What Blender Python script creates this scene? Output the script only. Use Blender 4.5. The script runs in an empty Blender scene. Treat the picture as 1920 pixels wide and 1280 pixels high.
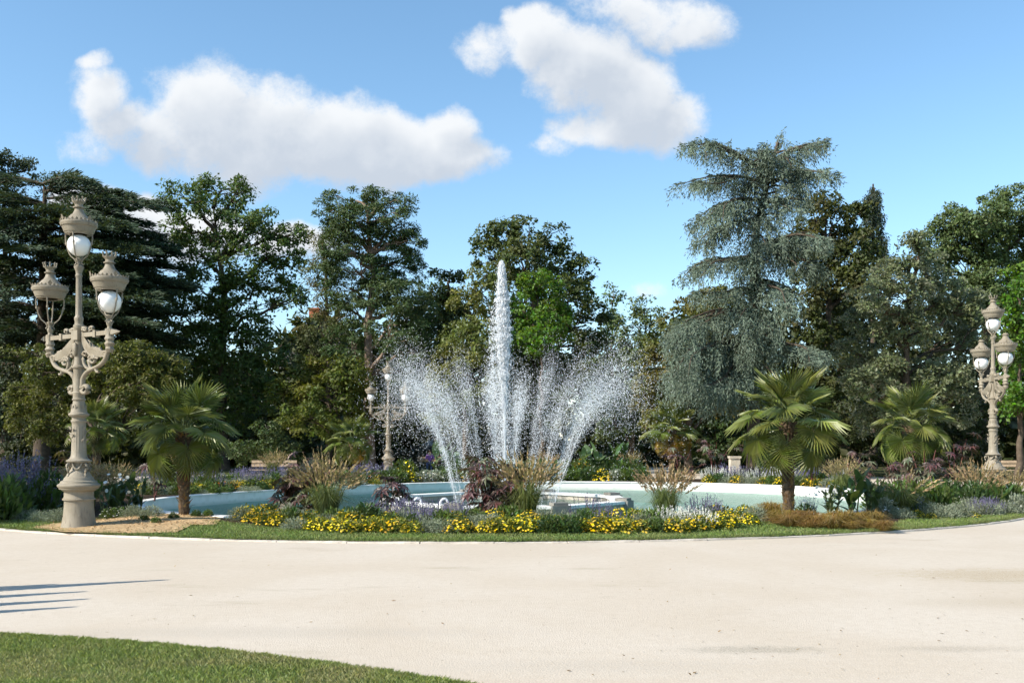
import bpy, math, random
import numpy as np
from mathutils import Vector, Matrix

# ------------------------------------------------------------------ camera, sky, sun, exposure
sc = bpy.context.scene
col = sc.collection
F, CX, HY, CAMZ = 1867.0, 960.0, 833.0, 1.62        # focal length in photo pixels, principal x, horizon y, eye height
cam_d = bpy.data.cameras.new('camera'); cam = bpy.data.objects.new('camera', cam_d); col.objects.link(cam)
cam.location = (0, 0, CAMZ); cam.rotation_euler = (math.radians(90), 0, 0)
cam_d.sensor_width = 36; cam_d.lens = 36 * F / 1920; cam_d.shift_y = (HY - 640) / 1920
cam_d.clip_start = .1; cam_d.clip_end = 3000
sc.camera = cam
SUN_EL, SUN_AZ = math.radians(36), math.atan2(-.90, -.44)   # azimuth from +Y towards +X of the direction to the sun
sun_dir = Vector((math.sin(SUN_AZ) * math.cos(SUN_EL), math.cos(SUN_AZ) * math.cos(SUN_EL), math.sin(SUN_EL)))
sd = bpy.data.lights.new('sun', 'SUN'); so = bpy.data.objects.new('sun', sd); col.objects.link(so)
sd.energy = 5.0; sd.angle = math.radians(.53); sd.color = (1, .93, .82)
so.rotation_euler = sun_dir.to_track_quat('Z', 'Y').to_euler(); so.location = (-30, -15, 40)
sc.view_settings.view_transform = 'Standard'; sc.view_settings.look = 'None'
sc.view_settings.exposure = 0.68; sc.view_settings.gamma = 1
sc.cycles.max_bounces = 4; sc.cycles.diffuse_bounces = 2; sc.cycles.glossy_bounces = 2
sc.cycles.transmission_bounces = 4; sc.cycles.transparent_max_bounces = 8
sc.cycles.caustics_reflective = False; sc.cycles.caustics_refractive = False
sc.cycles.use_adaptive_sampling = True; sc.cycles.adaptive_threshold = .03

world = bpy.data.worlds.new('World'); sc.world = world; world.use_nodes = True
wt = world.node_tree; wt.nodes.clear()

class NT:
    """tiny helper for writing node trees as expressions"""
    def __init__(s, tree): s.t = tree
    def node(s, typ, ins=None, **props):
        n = s.t.nodes.new(typ)
        for k, v in props.items(): setattr(n, k, v)
        for k, v in (ins or {}).items(): s.set(n.inputs[k], v)
        return n
    def set(s, sock, v):
        if isinstance(v, bpy.types.NodeSocket): s.t.links.new(v, sock)
        elif isinstance(v, bpy.types.Node): s.t.links.new(v.outputs[0], sock)
        else: sock.default_value = v
    def m(s, op, a, b=0., c=None, clamp=False):
        n = s.t.nodes.new('ShaderNodeMath'); n.operation = op; n.use_clamp = clamp
        s.set(n.inputs[0], a); s.set(n.inputs[1], b)
        if c is not None: s.set(n.inputs[2], c)
        return n.outputs[0]
    def vm(s, op, a, b=None):
        n = s.t.nodes.new('ShaderNodeVectorMath'); n.operation = op
        s.set(n.inputs[0], a)
        if b is not None: s.set(n.inputs[1], b)
        return n.outputs['Value'] if op in ('LENGTH', 'DOT_PRODUCT') else n.outputs[0]
    def rng(s, v, a, b, c=0., d=1., smooth=True):
        n = s.t.nodes.new('ShaderNodeMapRange'); n.interpolation_type = 'SMOOTHSTEP' if smooth else 'LINEAR'
        s.set(n.inputs[0], v)
        for i, q in enumerate((a, b, c, d)): s.set(n.inputs[i + 1], q)
        return n.outputs[0]
    def mix(s, f, a, b):
        n = s.t.nodes.new('ShaderNodeMix'); n.data_type = 'RGBA'
        s.set(n.inputs['Factor'], f); s.set(n.inputs[6], a); s.set(n.inputs[7], b)
        return n.outputs[2]
    def noise(s, vec, scale, detail=4., rough=.55, out='Fac', dist=0.):
        n = s.t.nodes.new('ShaderNodeTexNoise')
        if vec is not None: s.set(n.inputs['Vector'], vec)
        n.inputs['Scale'].default_value = scale; n.inputs['Detail'].default_value = detail
        n.inputs['Roughness'].default_value = rough; n.inputs['Distortion'].default_value = dist
        return n.outputs[out]

W_ = NT(wt)
sky = W_.node('ShaderNodeTexSky', sky_type='NISHITA', sun_disc=False, sun_elevation=SUN_EL, sun_rotation=SUN_AZ,
              altitude=100., air_density=1.0, dust_density=.35, ozone_density=2.6)
geo = W_.node('ShaderNodeTexCoord')
sep = W_.node('ShaderNodeSeparateXYZ', {0: geo.outputs['Generated']})
ay = W_.m('MAXIMUM', W_.m('ABSOLUTE', sep.outputs[1]), .02)
u = W_.m('DIVIDE', sep.outputs[0], ay); v = W_.m('DIVIDE', sep.outputs[2], ay)
P = W_.node('ShaderNodeCombineXYZ', {0: u, 1: v}).outputs[0]
blobs = [  # clouds as they stand in this sky: x, y, rx, ry in photo pixels of the undistorted view, weight
        (390, 215, 110, 105, 1), (480, 245, 150, 110, 1.1), (600, 262, 170, 88, 1.1), (720, 275, 140, 72, 1.05), (820, 292, 110, 62, 1.0),
        (845, 235, 52, 52, .95), (300, 260, 75, 66, .8), (190, 185, 52, 64, .78), (185, 112, 24, 24, .5), (225, 238, 66, 46, .8), (165, 275, 48, 38, .5), (895, 300, 60, 36, .6),
        (185, 385, 75, 45, .9), (265, 405, 75, 50, 1), (370, 440, 110, 60, 1), (560, 450, 80, 40, .8),
        (1015, 85, 70, 62, .95), (1100, 125, 115, 82, 1.1), (1180, 180, 100, 88, 1.1), (1145, 232, 95, 46, .9), (1255, 225, 72, 54, .7),
        (915, 95, 62, 34, .4), (1190, 25, 140, 56, .65), (1305, 50, 76, 48, .62), (1035, 268, 42, 18, .3), (1205, 552, 40, 24, .5),
        (60, -160, 240, 110, .8), (1700, -200, 260, 110, .8), (2150, 90, 160, 80, .8), (-240, 260, 190, 110, .9)]
warp = W_.noise(P, 9., 3., .6, 'Color')
wsc = W_.node('ShaderNodeVectorMath', {0: W_.vm('SUBTRACT', warp, (.5, .5, .5)), 'Scale': .055}, operation='SCALE').outputs[0]
PW = W_.vm('ADD', P, wsc)
def blob_sum(p):
    acc = None
    for x, y, rx, ry, wt_ in blobs:
        q = W_.vm('MULTIPLY', W_.vm('SUBTRACT', p, ((x - CX) / F, (HY - y) / F, 0)), (F / rx / 1.13, F / ry / 1.13, 0))
        v_ = W_.m('SUBTRACT', wt_, W_.m('MULTIPLY', W_.vm('DOT_PRODUCT', q, q), wt_))
        acc = v_ if acc is None else W_.m('SMOOTH_MAX', acc, v_, .22)
    return acc
OFF = (-.012, .026, 0)
b0 = blob_sum(PW)
d0 = W_.m('ADD', b0, W_.m('MULTIPLY', W_.m('SUBTRACT', W_.noise(P, 9., 8., .71), .47), 2.3))
d1 = W_.m('ADD', blob_sum(W_.vm('ADD', PW, OFF)), W_.m('MULTIPLY', W_.m('SUBTRACT', W_.noise(W_.vm('ADD', P, OFF), 11., 4., .6), .46), 1.9))
alpha = W_.m('MULTIPLY', W_.rng(d0, .0, .74), .98)
wisp = W_.rng(W_.m('ADD', W_.noise(W_.vm('MULTIPLY', PW, (1., 2.2, 1.)), 5., 5., .68), W_.m('MULTIPLY', b0, .10)), .68, 1.0, 0., .3)
alpha = W_.m('MAXIMUM', alpha, wisp)
shade = W_.m('ADD', W_.m('MULTIPLY', W_.rng(d1, -.15, 1.15), .75), W_.m('MULTIPLY', W_.rng(W_.m('SUBTRACT', d1, d0), -.35, .35), .25))
ccol = W_.mix(W_.m('MINIMUM', shade, 1.), (.85, .875, .90, 1), (.555, .615, .70, 1))
skyc = W_.node('ShaderNodeHueSaturation', {'Color': sky, 'Saturation': 1.06, 'Value': 1.12, 'Hue': .491})
bg_sky = W_.node('ShaderNodeBackground', {0: skyc, 1: .127})
bg_c = W_.node('ShaderNodeBackground', {0: ccol, 1: .69})
mx = W_.node('ShaderNodeMixShader', {0: alpha, 1: bg_sky, 2: bg_c})
W_.node('ShaderNodeOutputWorld', {0: mx})

# ------------------------------------------------------------------ helpers
rs = np.random.default_rng(7)
random.seed(7)
def at(x, y, d):
    """photo pixel at distance d -> world point"""
    return ((x - CX) / F * d, d, CAMZ + (HY - y) / F * d)
def gnd(x, y, z=0.):
    d = (CAMZ - z) * F / (y - HY); return ((x - CX) / F * d, d)
def xat(x, d): return (x - CX) / F * d

class Acc:
    def __init__(s): s.V = []; s.F = []; s.n = 0
    def add(s, V, Fc, mat=0):
        V = np.asarray(V, float).reshape(-1, 3); Fc = np.asarray(Fc, int)
        s.V.append(V); s.F.append((Fc + s.n, mat)); s.n += len(V); return s
    def mesh(s, name, mats, smooth=False):
        me = bpy.data.meshes.new(name)
        V = np.concatenate(s.V); me.vertices.add(len(V)); me.vertices.foreach_set('co', V.ravel())
        loops = np.concatenate([f.ravel() for f, _ in s.F]); sizes = np.concatenate([np.full(len(f), f.shape[1]) for f, _ in s.F])
        mi = np.concatenate([np.full(len(f), m) for f, m in s.F])
        me.loops.add(len(loops)); me.loops.foreach_set('vertex_index', loops.astype(np.int32))
        me.polygons.add(len(sizes)); me.polygons.foreach_set('loop_start', (np.cumsum(sizes) - sizes).astype(np.int32))
        me.polygons.foreach_set('material_index', mi.astype(np.int32))
        me.polygons.foreach_set('use_smooth', np.full(len(sizes), bool(smooth)))
        for m in (mats if isinstance(mats, (list, tuple)) else [mats]): me.materials.append(m)
        me.update(calc_edges=True); me.validate(); return me
    def build(s, name, mats, parent=None, smooth=False):
        return obj(name, s.mesh(name, mats, smooth), parent)
def obj(name, me, parent=None):
    o = bpy.data.objects.new(name, me); col.objects.link(o)
    if parent is not None: o.parent = parent
    return o
def tag(o, label=None, cat=None, group=None, kind=None):
    for k, v_ in (('label', label), ('category', cat), ('group', group), ('kind', kind)):
        if v_: o[k] = v_
    return o
def empty(name, loc, rz=0., label=None, cat=None, group=None):
    o = obj(name, None); o.location = loc; o.rotation_euler = (0, 0, rz); o.empty_display_size = .2
    return tag(o, label, cat, group)
def copy_tree(o, parent=None):
    c = o.copy(); col.objects.link(c); c.parent = parent
    for ch in list(o.children): copy_tree(ch, c)
    return c
def unit(a): return a / np.maximum(np.linalg.norm(a, axis=-1, keepdims=True), 1e-9)
def rnd_unit(n): return unit(rs.normal(size=(n, 3)))

def tube(pts, rad, sides=6, flat=1., closed=False):
    P_ = np.asarray(pts, float); n = len(P_)
    rad = np.broadcast_to(np.asarray(rad, float), (n,))
    T = unit(np.gradient(P_, axis=0)); up = np.array([0, 0, 1.]) if abs(T[:, 2]).mean() < .8 else np.array([0, 1., 0])
    A = unit(np.cross(T, up)); B = np.cross(A, T)
    th = np.arange(sides) * 2 * math.pi / sides
    V = P_[:, None] + (A[:, None] * np.cos(th)[None, :, None] * flat + B[:, None] * np.sin(th)[None, :, None]) * rad[:, None, None]
    i, j = np.meshgrid(np.arange(n - 1), np.arange(sides), indexing='ij'); j2 = (j + 1) % sides
    Fq = np.stack([i * sides + j, i * sides + j2, (i + 1) * sides + j2, (i + 1) * sides + j], -1).reshape(-1, 4)
    return V.reshape(-1, 3), Fq
def lathe(prof, seg=24, flute=None):
    pr = np.asarray(prof, float); n = len(pr); th = np.arange(seg) * 2 * math.pi / seg
    R = np.repeat(pr[:, :1], seg, 1)
    if flute:
        z0, z1, nf, amp = flute
        msk = (pr[:, 1] >= z0) & (pr[:, 1] <= z1)
        R[msk] *= 1 - amp * (np.cos(th * nf) > 0)[None, :]
    V = np.stack([R * np.cos(th), R * np.sin(th), np.repeat(pr[:, 1:2], seg, 1)], -1).reshape(-1, 3)
    i, j = np.meshgrid(np.arange(n - 1), np.arange(seg), indexing='ij'); j2 = (j + 1) % seg
    return V, np.stack([i * seg + j, i * seg + j2, (i + 1) * seg + j2, (i + 1) * seg + j], -1).reshape(-1, 4)
def box(x0, x1, y0, y1, z0, z1):
    V = [(x, y, z) for z in (z0, z1) for y in (y0, y1) for x in (x0, x1)]
    return np.array(V), np.array([(0, 2, 3, 1), (4, 5, 7, 6), (0, 1, 5, 4), (2, 6, 7, 3), (0, 4, 6, 2), (1, 3, 7, 5)])
def leaves(C, D, N, L, Wd, mid=.45, bend=0.):
    """rhombic leaves: base C, direction D, surface normal N, length L, width Wd"""
    D = unit(D); S = unit(np.cross(D, N)); N = np.cross(S, D)
    L = np.broadcast_to(np.asarray(L, float), (len(C),))[:, None]; Wd = np.broadcast_to(np.asarray(Wd, float), (len(C),))[:, None]
    M = C + D * L * mid
    V = np.stack([C, M + S * Wd / 2, C + D * L - N * L * bend, M - S * Wd / 2], 1).reshape(-1, 3)
    return V, np.arange(len(C) * 4).reshape(-1, 4)
def strips(P0, P1, P2, w):
    """arching blades through three points, width w tapering to the tip; two faces each"""
    S = unit(np.cross(P2 - P0, np.array([0, 0, 1.]) + rs.normal(0, .3, P0.shape))) * (np.asarray(w, float).reshape(-1, 1) / 2)
    n = len(P0)
    V = np.stack([P0 - S, P0 + S, P1 + S * .8, P1 - S * .8, P2], 1).reshape(-1, 3)
    b = np.arange(n)[:, None] * 5
    return V, b + np.array([[0, 1, 2, 3]]), b + np.array([[3, 2, 4]])

# ------------------------------------------------------------------ materials
def mat(name):
    m = bpy.data.materials.new(name); m.use_nodes = True
    t = NT(m.node_tree); b = m.node_tree.nodes['Principled BSDF']; out = m.node_tree.nodes['Material Output']
    return m, t, b, out
def hsv_var(t, c, rnd, dh=.03, ds=.2, dv=.35):
    n = t.node('ShaderNodeHueSaturation', {'Color': c})
    t.set(n.inputs['Hue'], t.rng(rnd, 0., 1., .5 - dh, .5 + dh, False))
    r2 = t.m('FRACT', t.m('MULTIPLY', rnd, 17.31)); r3 = t.m('FRACT', t.m('MULTIPLY', rnd, 41.77))
    t.set(n.inputs['Saturation'], t.rng(r2, 0., 1., 1 - ds, 1 + ds, False)); t.set(n.inputs['Value'], t.rng(r3, 0., 1., 1 - dv, 1 + dv, False))
    return n.outputs[0]
def leaf_mat(name, c, c2=None, trans=.35, rough=.55, spec=.25, dh=.025, ds=.18, dv=.35, patch=.35, under=None):
    """thin leaf: reflects and lets light through, every leaf a little different"""
    m, t, b, out = mat(name)
    gi = t.node('ShaderNodeNewGeometry'); oc = t.node('ShaderNodeTexCoord')
    c = tuple(q * .93 for q in c); c2 = None if c2 is None else tuple(q * .93 for q in c2)
    base = (*c, 1)
    if c2 is not None:
        f = t.rng(t.noise(oc.outputs['Object'], patch, 2., .5), .42, .62)
        base = t.mix(f, base, (*c2, 1))
    colr = hsv_var(t, base, gi.outputs['Random Per Island'], dh, ds, dv)
    ob = t.node('ShaderNodeObjectInfo').outputs['Random']
    colr = t.node('ShaderNodeHueSaturation', {'Color': colr, 'Hue': t.rng(ob, 0., 1., .485, .515, False), 'Value': t.rng(t.m('FRACT', t.m('MULTIPLY', ob, 7.7)), 0., 1., .82, 1.2, False)}).outputs[0]
    if under is not None:
        colr = t.mix(t.m('MULTIPLY', gi.outputs['Backfacing'], .8), colr, (*under, 1))
    t.set(b.inputs['Base Color'], colr); b.inputs['Roughness'].default_value = rough; b.inputs['Specular IOR Level'].default_value = spec
    tr = t.node('ShaderNodeBsdfTranslucent', {0: t.mix(.25, colr, (.5, .6, .05, 1))})
    mxs = t.node('ShaderNodeMixShader', {0: trans * .8, 1: b.outputs[0], 2: tr})
    t.set(out.inputs[0], mxs)
    return m
def plain(name, c, rough=.6, spec=.4, nscale=6., namp=.25, bump=0., bscale=40., metal=0.):
    m, t, b, out = mat(name)
    oc = t.node('ShaderNodeTexCoord'); n = t.noise(oc.outputs['Object'], nscale, 5., .6)
    k = t.rng(n, .3, .7, 1 - namp, 1 + namp, False)
    hs = t.node('ShaderNodeHueSaturation', {'Color': (*c, 1), 'Value': k})
    t.set(b.inputs['Base Color'], hs); b.inputs['Roughness'].default_value = rough; b.inputs['Specular IOR Level'].default_value = spec
    b.inputs['Metallic'].default_value = metal
    if bump:
        bn = t.node('ShaderNodeBump', {'Height': t.noise(oc.outputs['Object'], bscale, 4., .6), 'Strength': bump, 'Distance': .02}); t.set(b.inputs['Normal'], bn)
    return m
M = {}
M['stone'] = plain('lamp_paint', (.262, .228, .170), .6, .3, 3., .18, .25, 60.)
def lamp_paint():
    m, t, b, out = mat('weathered_lamp_paint'); oc = t.node('ShaderNodeTexCoord').outputs['Object']
    c = t.mix(t.rng(t.noise(oc, 2.2, 5., .65), .3, .7), (.225, .192, .14, 1), (.29, .255, .195, 1))
    c = t.mix(t.m('MULTIPLY', t.rng(t.noise(t.vm('MULTIPLY', oc, (9., 9., 1.1)), 2.6, 4., .6), .54, .74), .6), c, (.12, .10, .075, 1))
    c = t.mix(t.m('MULTIPLY', t.rng(t.noise(oc, 22., 3., .6), .62, .72), .5), c, (.36, .33, .27, 1))
    t.set(b.inputs['Base Color'], c); b.inputs['Specular IOR Level'].default_value = .3; t.set(b.inputs['Roughness'], t.rng(t.noise(oc, 7., 3., .5), .3, .7, .45, .75))
    t.set(b.inputs['Normal'], t.node('ShaderNodeBump', {'Height': t.noise(oc, 55., 4., .6), 'Strength': .3, 'Distance': .01})); return m
M['stone'] = lamp_paint()
M['globe'] = plain('opal_glass', (.86, .86, .84), .12, .5, 2., .02)
b_ = M['globe'].node_tree.nodes['Principled BSDF']; b_.inputs['Subsurface Weight'].default_value = .3; b_.inputs['Subsurface Radius'].default_value = (.1, .1, .1)
M['bark'] = plain('bark', (.09, .07, .052), .9, .1, 3., .45, .8, 14.)
M['bark_pale'] = plain('pine_bark', (.20, .15, .115), .9, .1, 2.5, .45, .8, 10.)
M['fibre'] = plain('palm_trunk_fibre', (.11, .078, .05), .95, .1, 14., .6, 1., 50.)
M['dead'] = leaf_mat('dead_frond', (.24, .15, .07), (.13, .085, .045), .25, .8, .1)
M['white_wall'] = plain('white_painted_concrete', (.80, .79, .75), .6, .3, 1.2, .06, .15, 30.)
def wall_paint():
    m, t, b, out = mat('white_basin_paint'); oc = t.node('ShaderNodeTexCoord').outputs['Object']; z = t.node('ShaderNodeSeparateXYZ', {0: oc}).outputs[2]
    n = t.noise(t.vm('MULTIPLY', oc, (1., 1., .35)), 3.2, 5., .65); c = t.mix(t.rng(n, .45, .75), (.80, .785, .74, 1), (.66, .65, .60, 1))
    c = t.mix(t.m('MULTIPLY', t.rng(t.m('ADD', z, t.m('MULTIPLY', t.m('SUBTRACT', n, .5), .25)), -.14, .0, 1., 0.), .6), c, (.36, .42, .36, 1))
    t.set(b.inputs['Base Color'], c); b.inputs['Roughness'].default_value = .65; return m
M['basin_paint'] = wall_paint()
M['old_stone'] = plain('old_stone', (.46, .42, .35), .8, .2, 2.5, .25, .4, 20.)
M['dark_stone'] = plain('wet_stone', (.20, .19, .165), .6, .4, 3., .35, .3, 20.)
M['kerb'] = plain('kerb_stone', (.55, .50, .43), .85, .2, 5., .22, .4, 50.)
M['steel'] = plain('white_pipe', (.75, .76, .78), .3, .5, 3., .05)
M['wood'] = plain('bench_wood', (.36, .27, .18), .7, .3, 5., .3, .3, 30.)
M['iron'] = plain('dark_iron', (.05, .05, .05), .5, .4, 5., .2)
M['pale_rail'] = plain('pale_fence', (.48, .46, .42), .6, .3, 4., .15)
M['plaster'] = plain('grey_render', (.17, .155, .145), .9, .1, .6, .15, .2, 8.)
M['plaster_light'] = plain('pale_render', (.62, .60, .56), .9, .1, .6, .08)
M['brick'] = plain('chimney_brick', (.42, .15, .08), .9, .1, 5., .3)
M['tile'] = plain('roof_tile', (.15, .10, .08), .9, .1, 3., .3)
M['skin'] = plain('skin', (.50, .30, .21), .5, .4, 3., .05)
M['purple_cloth'] = plain('purple_cloth', (.26, .13, .42), .8, .2, 3., .1)
M['blue_cloth'] = plain('denim', (.07, .10, .2), .8, .2, 3., .1)
M['hair'] = plain('brown_hair', (.06, .035, .02), .6, .3, 5., .2)
M['soil'] = plain('bed_soil', (.045, .032, .022), .95, .05, 7., .5, .8, 30.)
M['chip'] = plain('wood_chip', (.50, .34, .18), .85, .15, 9., .35)

def ground_gravel():
    m, t, b, out = mat('pale_gravel')
    oc = t.node('ShaderNodeTexCoord').outputs['Object']
    fine = t.noise(oc, 55., 6., .7); mid = t.noise(oc, 9., 5., .65); big = t.noise(oc, .35, 4., .55, dist=.6); pat = t.noise(oc, .8, 5., .6)
    c = t.mix(t.rng(big, .35, .68), (.515, .445, .355, 1), (.555, .492, .408, 1))
    c = t.mix(t.m('MULTIPLY', t.rng(pat, .56, .75), .45), c, (.565, .51, .43, 1))
    # damp stains: stretched patches with a shape of their own
    st = t.noise(t.vm('MULTIPLY', oc, (.55, 1.6, 1.)), .75, 5., .62)
    c = t.mix(t.m('MULTIPLY', t.rng(st, .585, .74), t.rng(fine, .35, .6, .15, .62)), c, (.30, .25, .17, 1))
    for cx_, cy_, rx_, ry_, cc_, am_ in ((1.9, 7.87, .75, .20, (.22, .20, .15, 1), .7), (3.5, 7.9, .7, .16, (.24, .21, .16, 1), .5), (6.1, 12.4, 1.9, .85, (.34, .26, .14, 1), .75), (5.2, 10.2, 1.6, .5, (.36, .30, .21, 1), .4), (-2.2, 8.6, 2.6, .35, (.36, .32, .27, 1), .45), (.6, 7.3, 1.6, .3, (.38, .34, .28, 1), .4)):
        q_ = t.vm('MULTIPLY', t.vm('SUBTRACT', oc, (cx_, cy_, 0)), (1 / rx_, 1 / ry_, 0)); e_ = t.m('ADD', t.vm('LENGTH', q_), t.m('MULTIPLY', t.m('SUBTRACT', mid, .5), 2.2))
        c = t.mix(t.m('MULTIPLY', t.rng(e_, .2, 1.1, am_, 0.), t.rng(fine, .38, .62, .25, 1.)), c, cc_)
    c = t.mix(t.rng(mid, .35, .75, 0., .22), c, (.38, .31, .22, 1))
    vor = t.node('ShaderNodeTexVoronoi', {'Vector': oc, 'Scale': 70.})
    c = t.mix(t.m('MULTIPLY', t.rng(vor.outputs['Color'], .0, 1., 0., 1., False), .24), c, (.30, .25, .2, 1))
    sp = t.node('ShaderNodeTexVoronoi', {'Vector': oc, 'Scale': 4.2, 'Randomness': 1.})
    c = t.mix(t.m('MULTIPLY', t.m('LESS_THAN', sp.outputs['Distance'], .045), .75), c, (.13, .10, .07, 1))
    t.set(b.inputs['Base Color'], c); b.inputs['Roughness'].default_value = .95; b.inputs['Specular IOR Level'].default_value = .15
    h = t.m('ADD', t.m('MULTIPLY', fine, .5), t.m('ADD', vor.outputs['Distance'], t.m('MULTIPLY', mid, .12)))
    t.set(b.inputs['Normal'], t.node('ShaderNodeBump', {'Height': h, 'Strength': .22, 'Distance': .012}))
    return m
M['gravel'] = ground_gravel()
def turf(name, c1, c2, c3):
    m, t, b, out = mat(name)
    oc = t.node('ShaderNodeTexCoord').outputs['Object']
    f = t.noise(oc, 30., 5., .7); g = t.noise(oc, 1.1, 4., .6); h = t.noise(oc, 4., 4., .6)
    c = t.mix(t.rng(g, .35, .65), (*c1, 1), (*c2, 1)); c = t.mix(t.m('MULTIPLY', t.rng(h, .52, .72), .55), c, (*c3, 1))
    c = t.mix(t.rng(f, .35, .7, 0., .3), c, (.05, .07, .015, 1))
    t.set(b.inputs['Base Color'], c); b.inputs['Roughness'].default_value = .95; b.inputs['Specular IOR Level'].default_value = .1
    t.set(b.inputs['Normal'], t.node('ShaderNodeBump', {'Height': f, 'Strength': .8, 'Distance': .03}))
    return m
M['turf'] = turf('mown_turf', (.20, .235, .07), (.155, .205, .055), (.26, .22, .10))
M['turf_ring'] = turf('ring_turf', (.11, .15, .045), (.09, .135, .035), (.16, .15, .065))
M['turf_dark'] = turf('park_ground', (.05, .065, .02), (.06, .055, .025), (.09, .065, .035))
M['mulch'] = plain('wood_mulch', (.44, .31, .17), .95, .1, 16., .45, 1., 45.)
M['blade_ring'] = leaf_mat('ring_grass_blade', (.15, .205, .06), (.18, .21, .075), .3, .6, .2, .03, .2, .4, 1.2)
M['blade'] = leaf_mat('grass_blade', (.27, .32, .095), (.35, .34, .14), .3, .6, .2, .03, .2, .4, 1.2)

def water_mat():
    m, t, b, out = mat('basin_water')
    oc = t.node('ShaderNodeTexCoord').outputs['Object']
    n1 = t.noise(oc, 7., 4., .6, dist=.4); n2 = t.noise(oc, 1.4, 3., .5)
    bp = t.node('ShaderNodeBump', {'Height': t.m('ADD', n1, t.m('MULTIPLY', n2, 1.2)), 'Strength': .55, 'Distance': .06})
    gl = t.node('ShaderNodeBsdfGlossy', {'Color': (.95, .97, 1, 1), 'Roughness': .06, 'Normal': bp})
    tr = t.node('ShaderNodeBsdfTransparent', {'Color': (.58, .83, .77, 1)})
    fr = t.node('ShaderNodeFresnel', {'IOR': 1.33, 'Normal': bp})
    mx_ = t.node('ShaderNodeMixShader', {0: t.m('MULTIPLY', fr, .72), 1: tr, 2: gl})
    t.set(out.inputs[0], mx_); return m
M['water'] = water_mat()
M['pool_floor'] = plain('pale_blue_basin_floor', (.28, .57, .51), .7, .3, .7, .1)
def drop_mat():
    m, t, b, out = mat('water_drops')
    b.inputs['Base Color'].default_value = (.93, .95, .97, 1); b.inputs['Roughness'].default_value = .2
    tr = t.node('ShaderNodeBsdfTranslucent', {0: (.93, .95, .97, 1)})
    t.set(out.inputs[0], t.node('ShaderNodeMixShader', {0: .4, 1: b.outputs[0], 2: tr})); return m
M['drop'] = drop_mat()

L = {}
L['cedar'] = leaf_mat('cedar_needles', (.032, .052, .026), (.040, .062, .034), .12, .6, .2, .02, .15, .4)
L['blue_cedar'] = leaf_mat('blue_cedar_needles', (.14, .185, .138), (.105, .138, .10), .12, .65, .2, .02, .15, .3)
L['shrub_yg'] = leaf_mat('yellowish_shrub_leaves', (.10, .115, .022), (.075, .10, .02), .3)
L['oak'] = leaf_mat('oak_leaves', (.058, .10, .024), (.075, .115, .03), .3)
L['cypress'] = leaf_mat('cypress_foliage', (.075, .10, .035), (.11, .10, .035), .25)
L['pine'] = leaf_mat('pine_needles', (.05, .088, .027), (.065, .10, .034), .15)
L['maple_y'] = leaf_mat('turning_maple_leaves', (.075, .115, .022), (.125, .135, .022), .35)
L['dark_green'] = leaf_mat('dark_green_leaves', (.042, .072, .022), (.055, .08, .025), .25)
L['olive'] = leaf_mat('olive_green_leaves', (.105, .125, .03), (.13, .125, .03), .3)
L['chestnut'] = leaf_mat('broad_dark_leaves', (.060, .080, .024), (.085, .095, .03), .3)
L['bright'] = leaf_mat('bright_maple_leaves', (.065, .155, .018), (.085, .165, .02), .4)
L['light'] = leaf_mat('light_green_leaves', (.12, .16, .055), (.10, .14, .045), .35)
L['yolive'] = leaf_mat('yellow_olive_leaves', (.105, .12, .028), (.13, .115, .03), .3)
L['deep'] = leaf_mat('deep_green_brown_leaves', (.050, .064, .018), (.068, .066, .02), .25)
L['spruce'] = leaf_mat('spruce_needles', (.04, .055, .032), None, .1)
L['linden'] = leaf_mat('silver_linden_leaves', (.122, .147, .07), (.10, .125, .055), .25, .55, .3, under=(.38, .40, .30))
L['grey_green'] = leaf_mat('grey_green_leaves', (.115, .155, .058), (.095, .13, .045), .25)
L['wood'] = leaf_mat('far_wood_leaves', (.035, .05, .016), (.055, .06, .02), .2)
L['albizia'] = leaf_mat('fine_dark_leaves', (.035, .055, .03), (.05, .06, .028), .2)
L['palm'] = leaf_mat('palm_frond', (.135, .175, .042), (.17, .20, .055), .35, .4, .4, .02, .15, .25, 1.5)
L['palm_yellow'] = leaf_mat('yellowing_frond', (.32, .22, .05), (.22, .20, .05), .35, .5, .3)
L['castor'] = leaf_mat('castor_leaf_purple', (.095, .040, .044), (.085, .06, .055), .25, .45, .4, .03, .2, .4, 3.)
L['castor_green'] = leaf_mat('castor_leaf_green', (.11, .125, .075), (.09, .075, .055), .25, .45, .4, .03, .2, .4, 3.)
L['green'] = leaf_mat('bed_leaf_green', (.085, .135, .032), (.075, .115, .04), .3, .5, .3)
L['deepgreen'] = leaf_mat('bed_leaf_deep_green', (.05, .095, .028), (.06, .09, .035), .3, .45, .35)
L['yellowgreen'] = leaf_mat('bed_leaf_yellow_green', (.15, .18, .03), (.12, .16, .035), .3)
L['silver'] = leaf_mat('silver_leaf', (.25, .28, .20), (.20, .24, .16), .2, .8, .1, .02, .15, .25)
L['banana'] = leaf_mat('banana_leaf', (.055, .12, .022), (.08, .15, .03), .4, .35, .4)
L['canna_pale'] = leaf_mat('canna_leaf', (.15, .25, .085), (.12, .21, .07), .4, .4, .4)
L['grass'] = leaf_mat('fountain_grass_blade', (.13, .165, .05), (.155, .17, .065), .25)
L['plume'] = leaf_mat('grass_plume', (.36, .275, .15), (.30, .24, .13), .3, .8, .1, .02, .15, .25)
L['carex'] = leaf_mat('bronze_sedge_blade', (.30, .19, .06), (.25, .18, .07), .3, .6, .2, .02, .15, .3)
L['yellow'] = leaf_mat('yellow_petal', (.82, .62, .03), (.80, .53, .02), .25, .6, .2, .015, .1, .15, 3.)
L['orange'] = leaf_mat('orange_petal', (.70, .22, .02), None, .25)
L['violet'] = leaf_mat('violet_floret', (.165, .15, .27), (.22, .20, .29), .25, .7, .2, .02, .2, .3)
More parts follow.
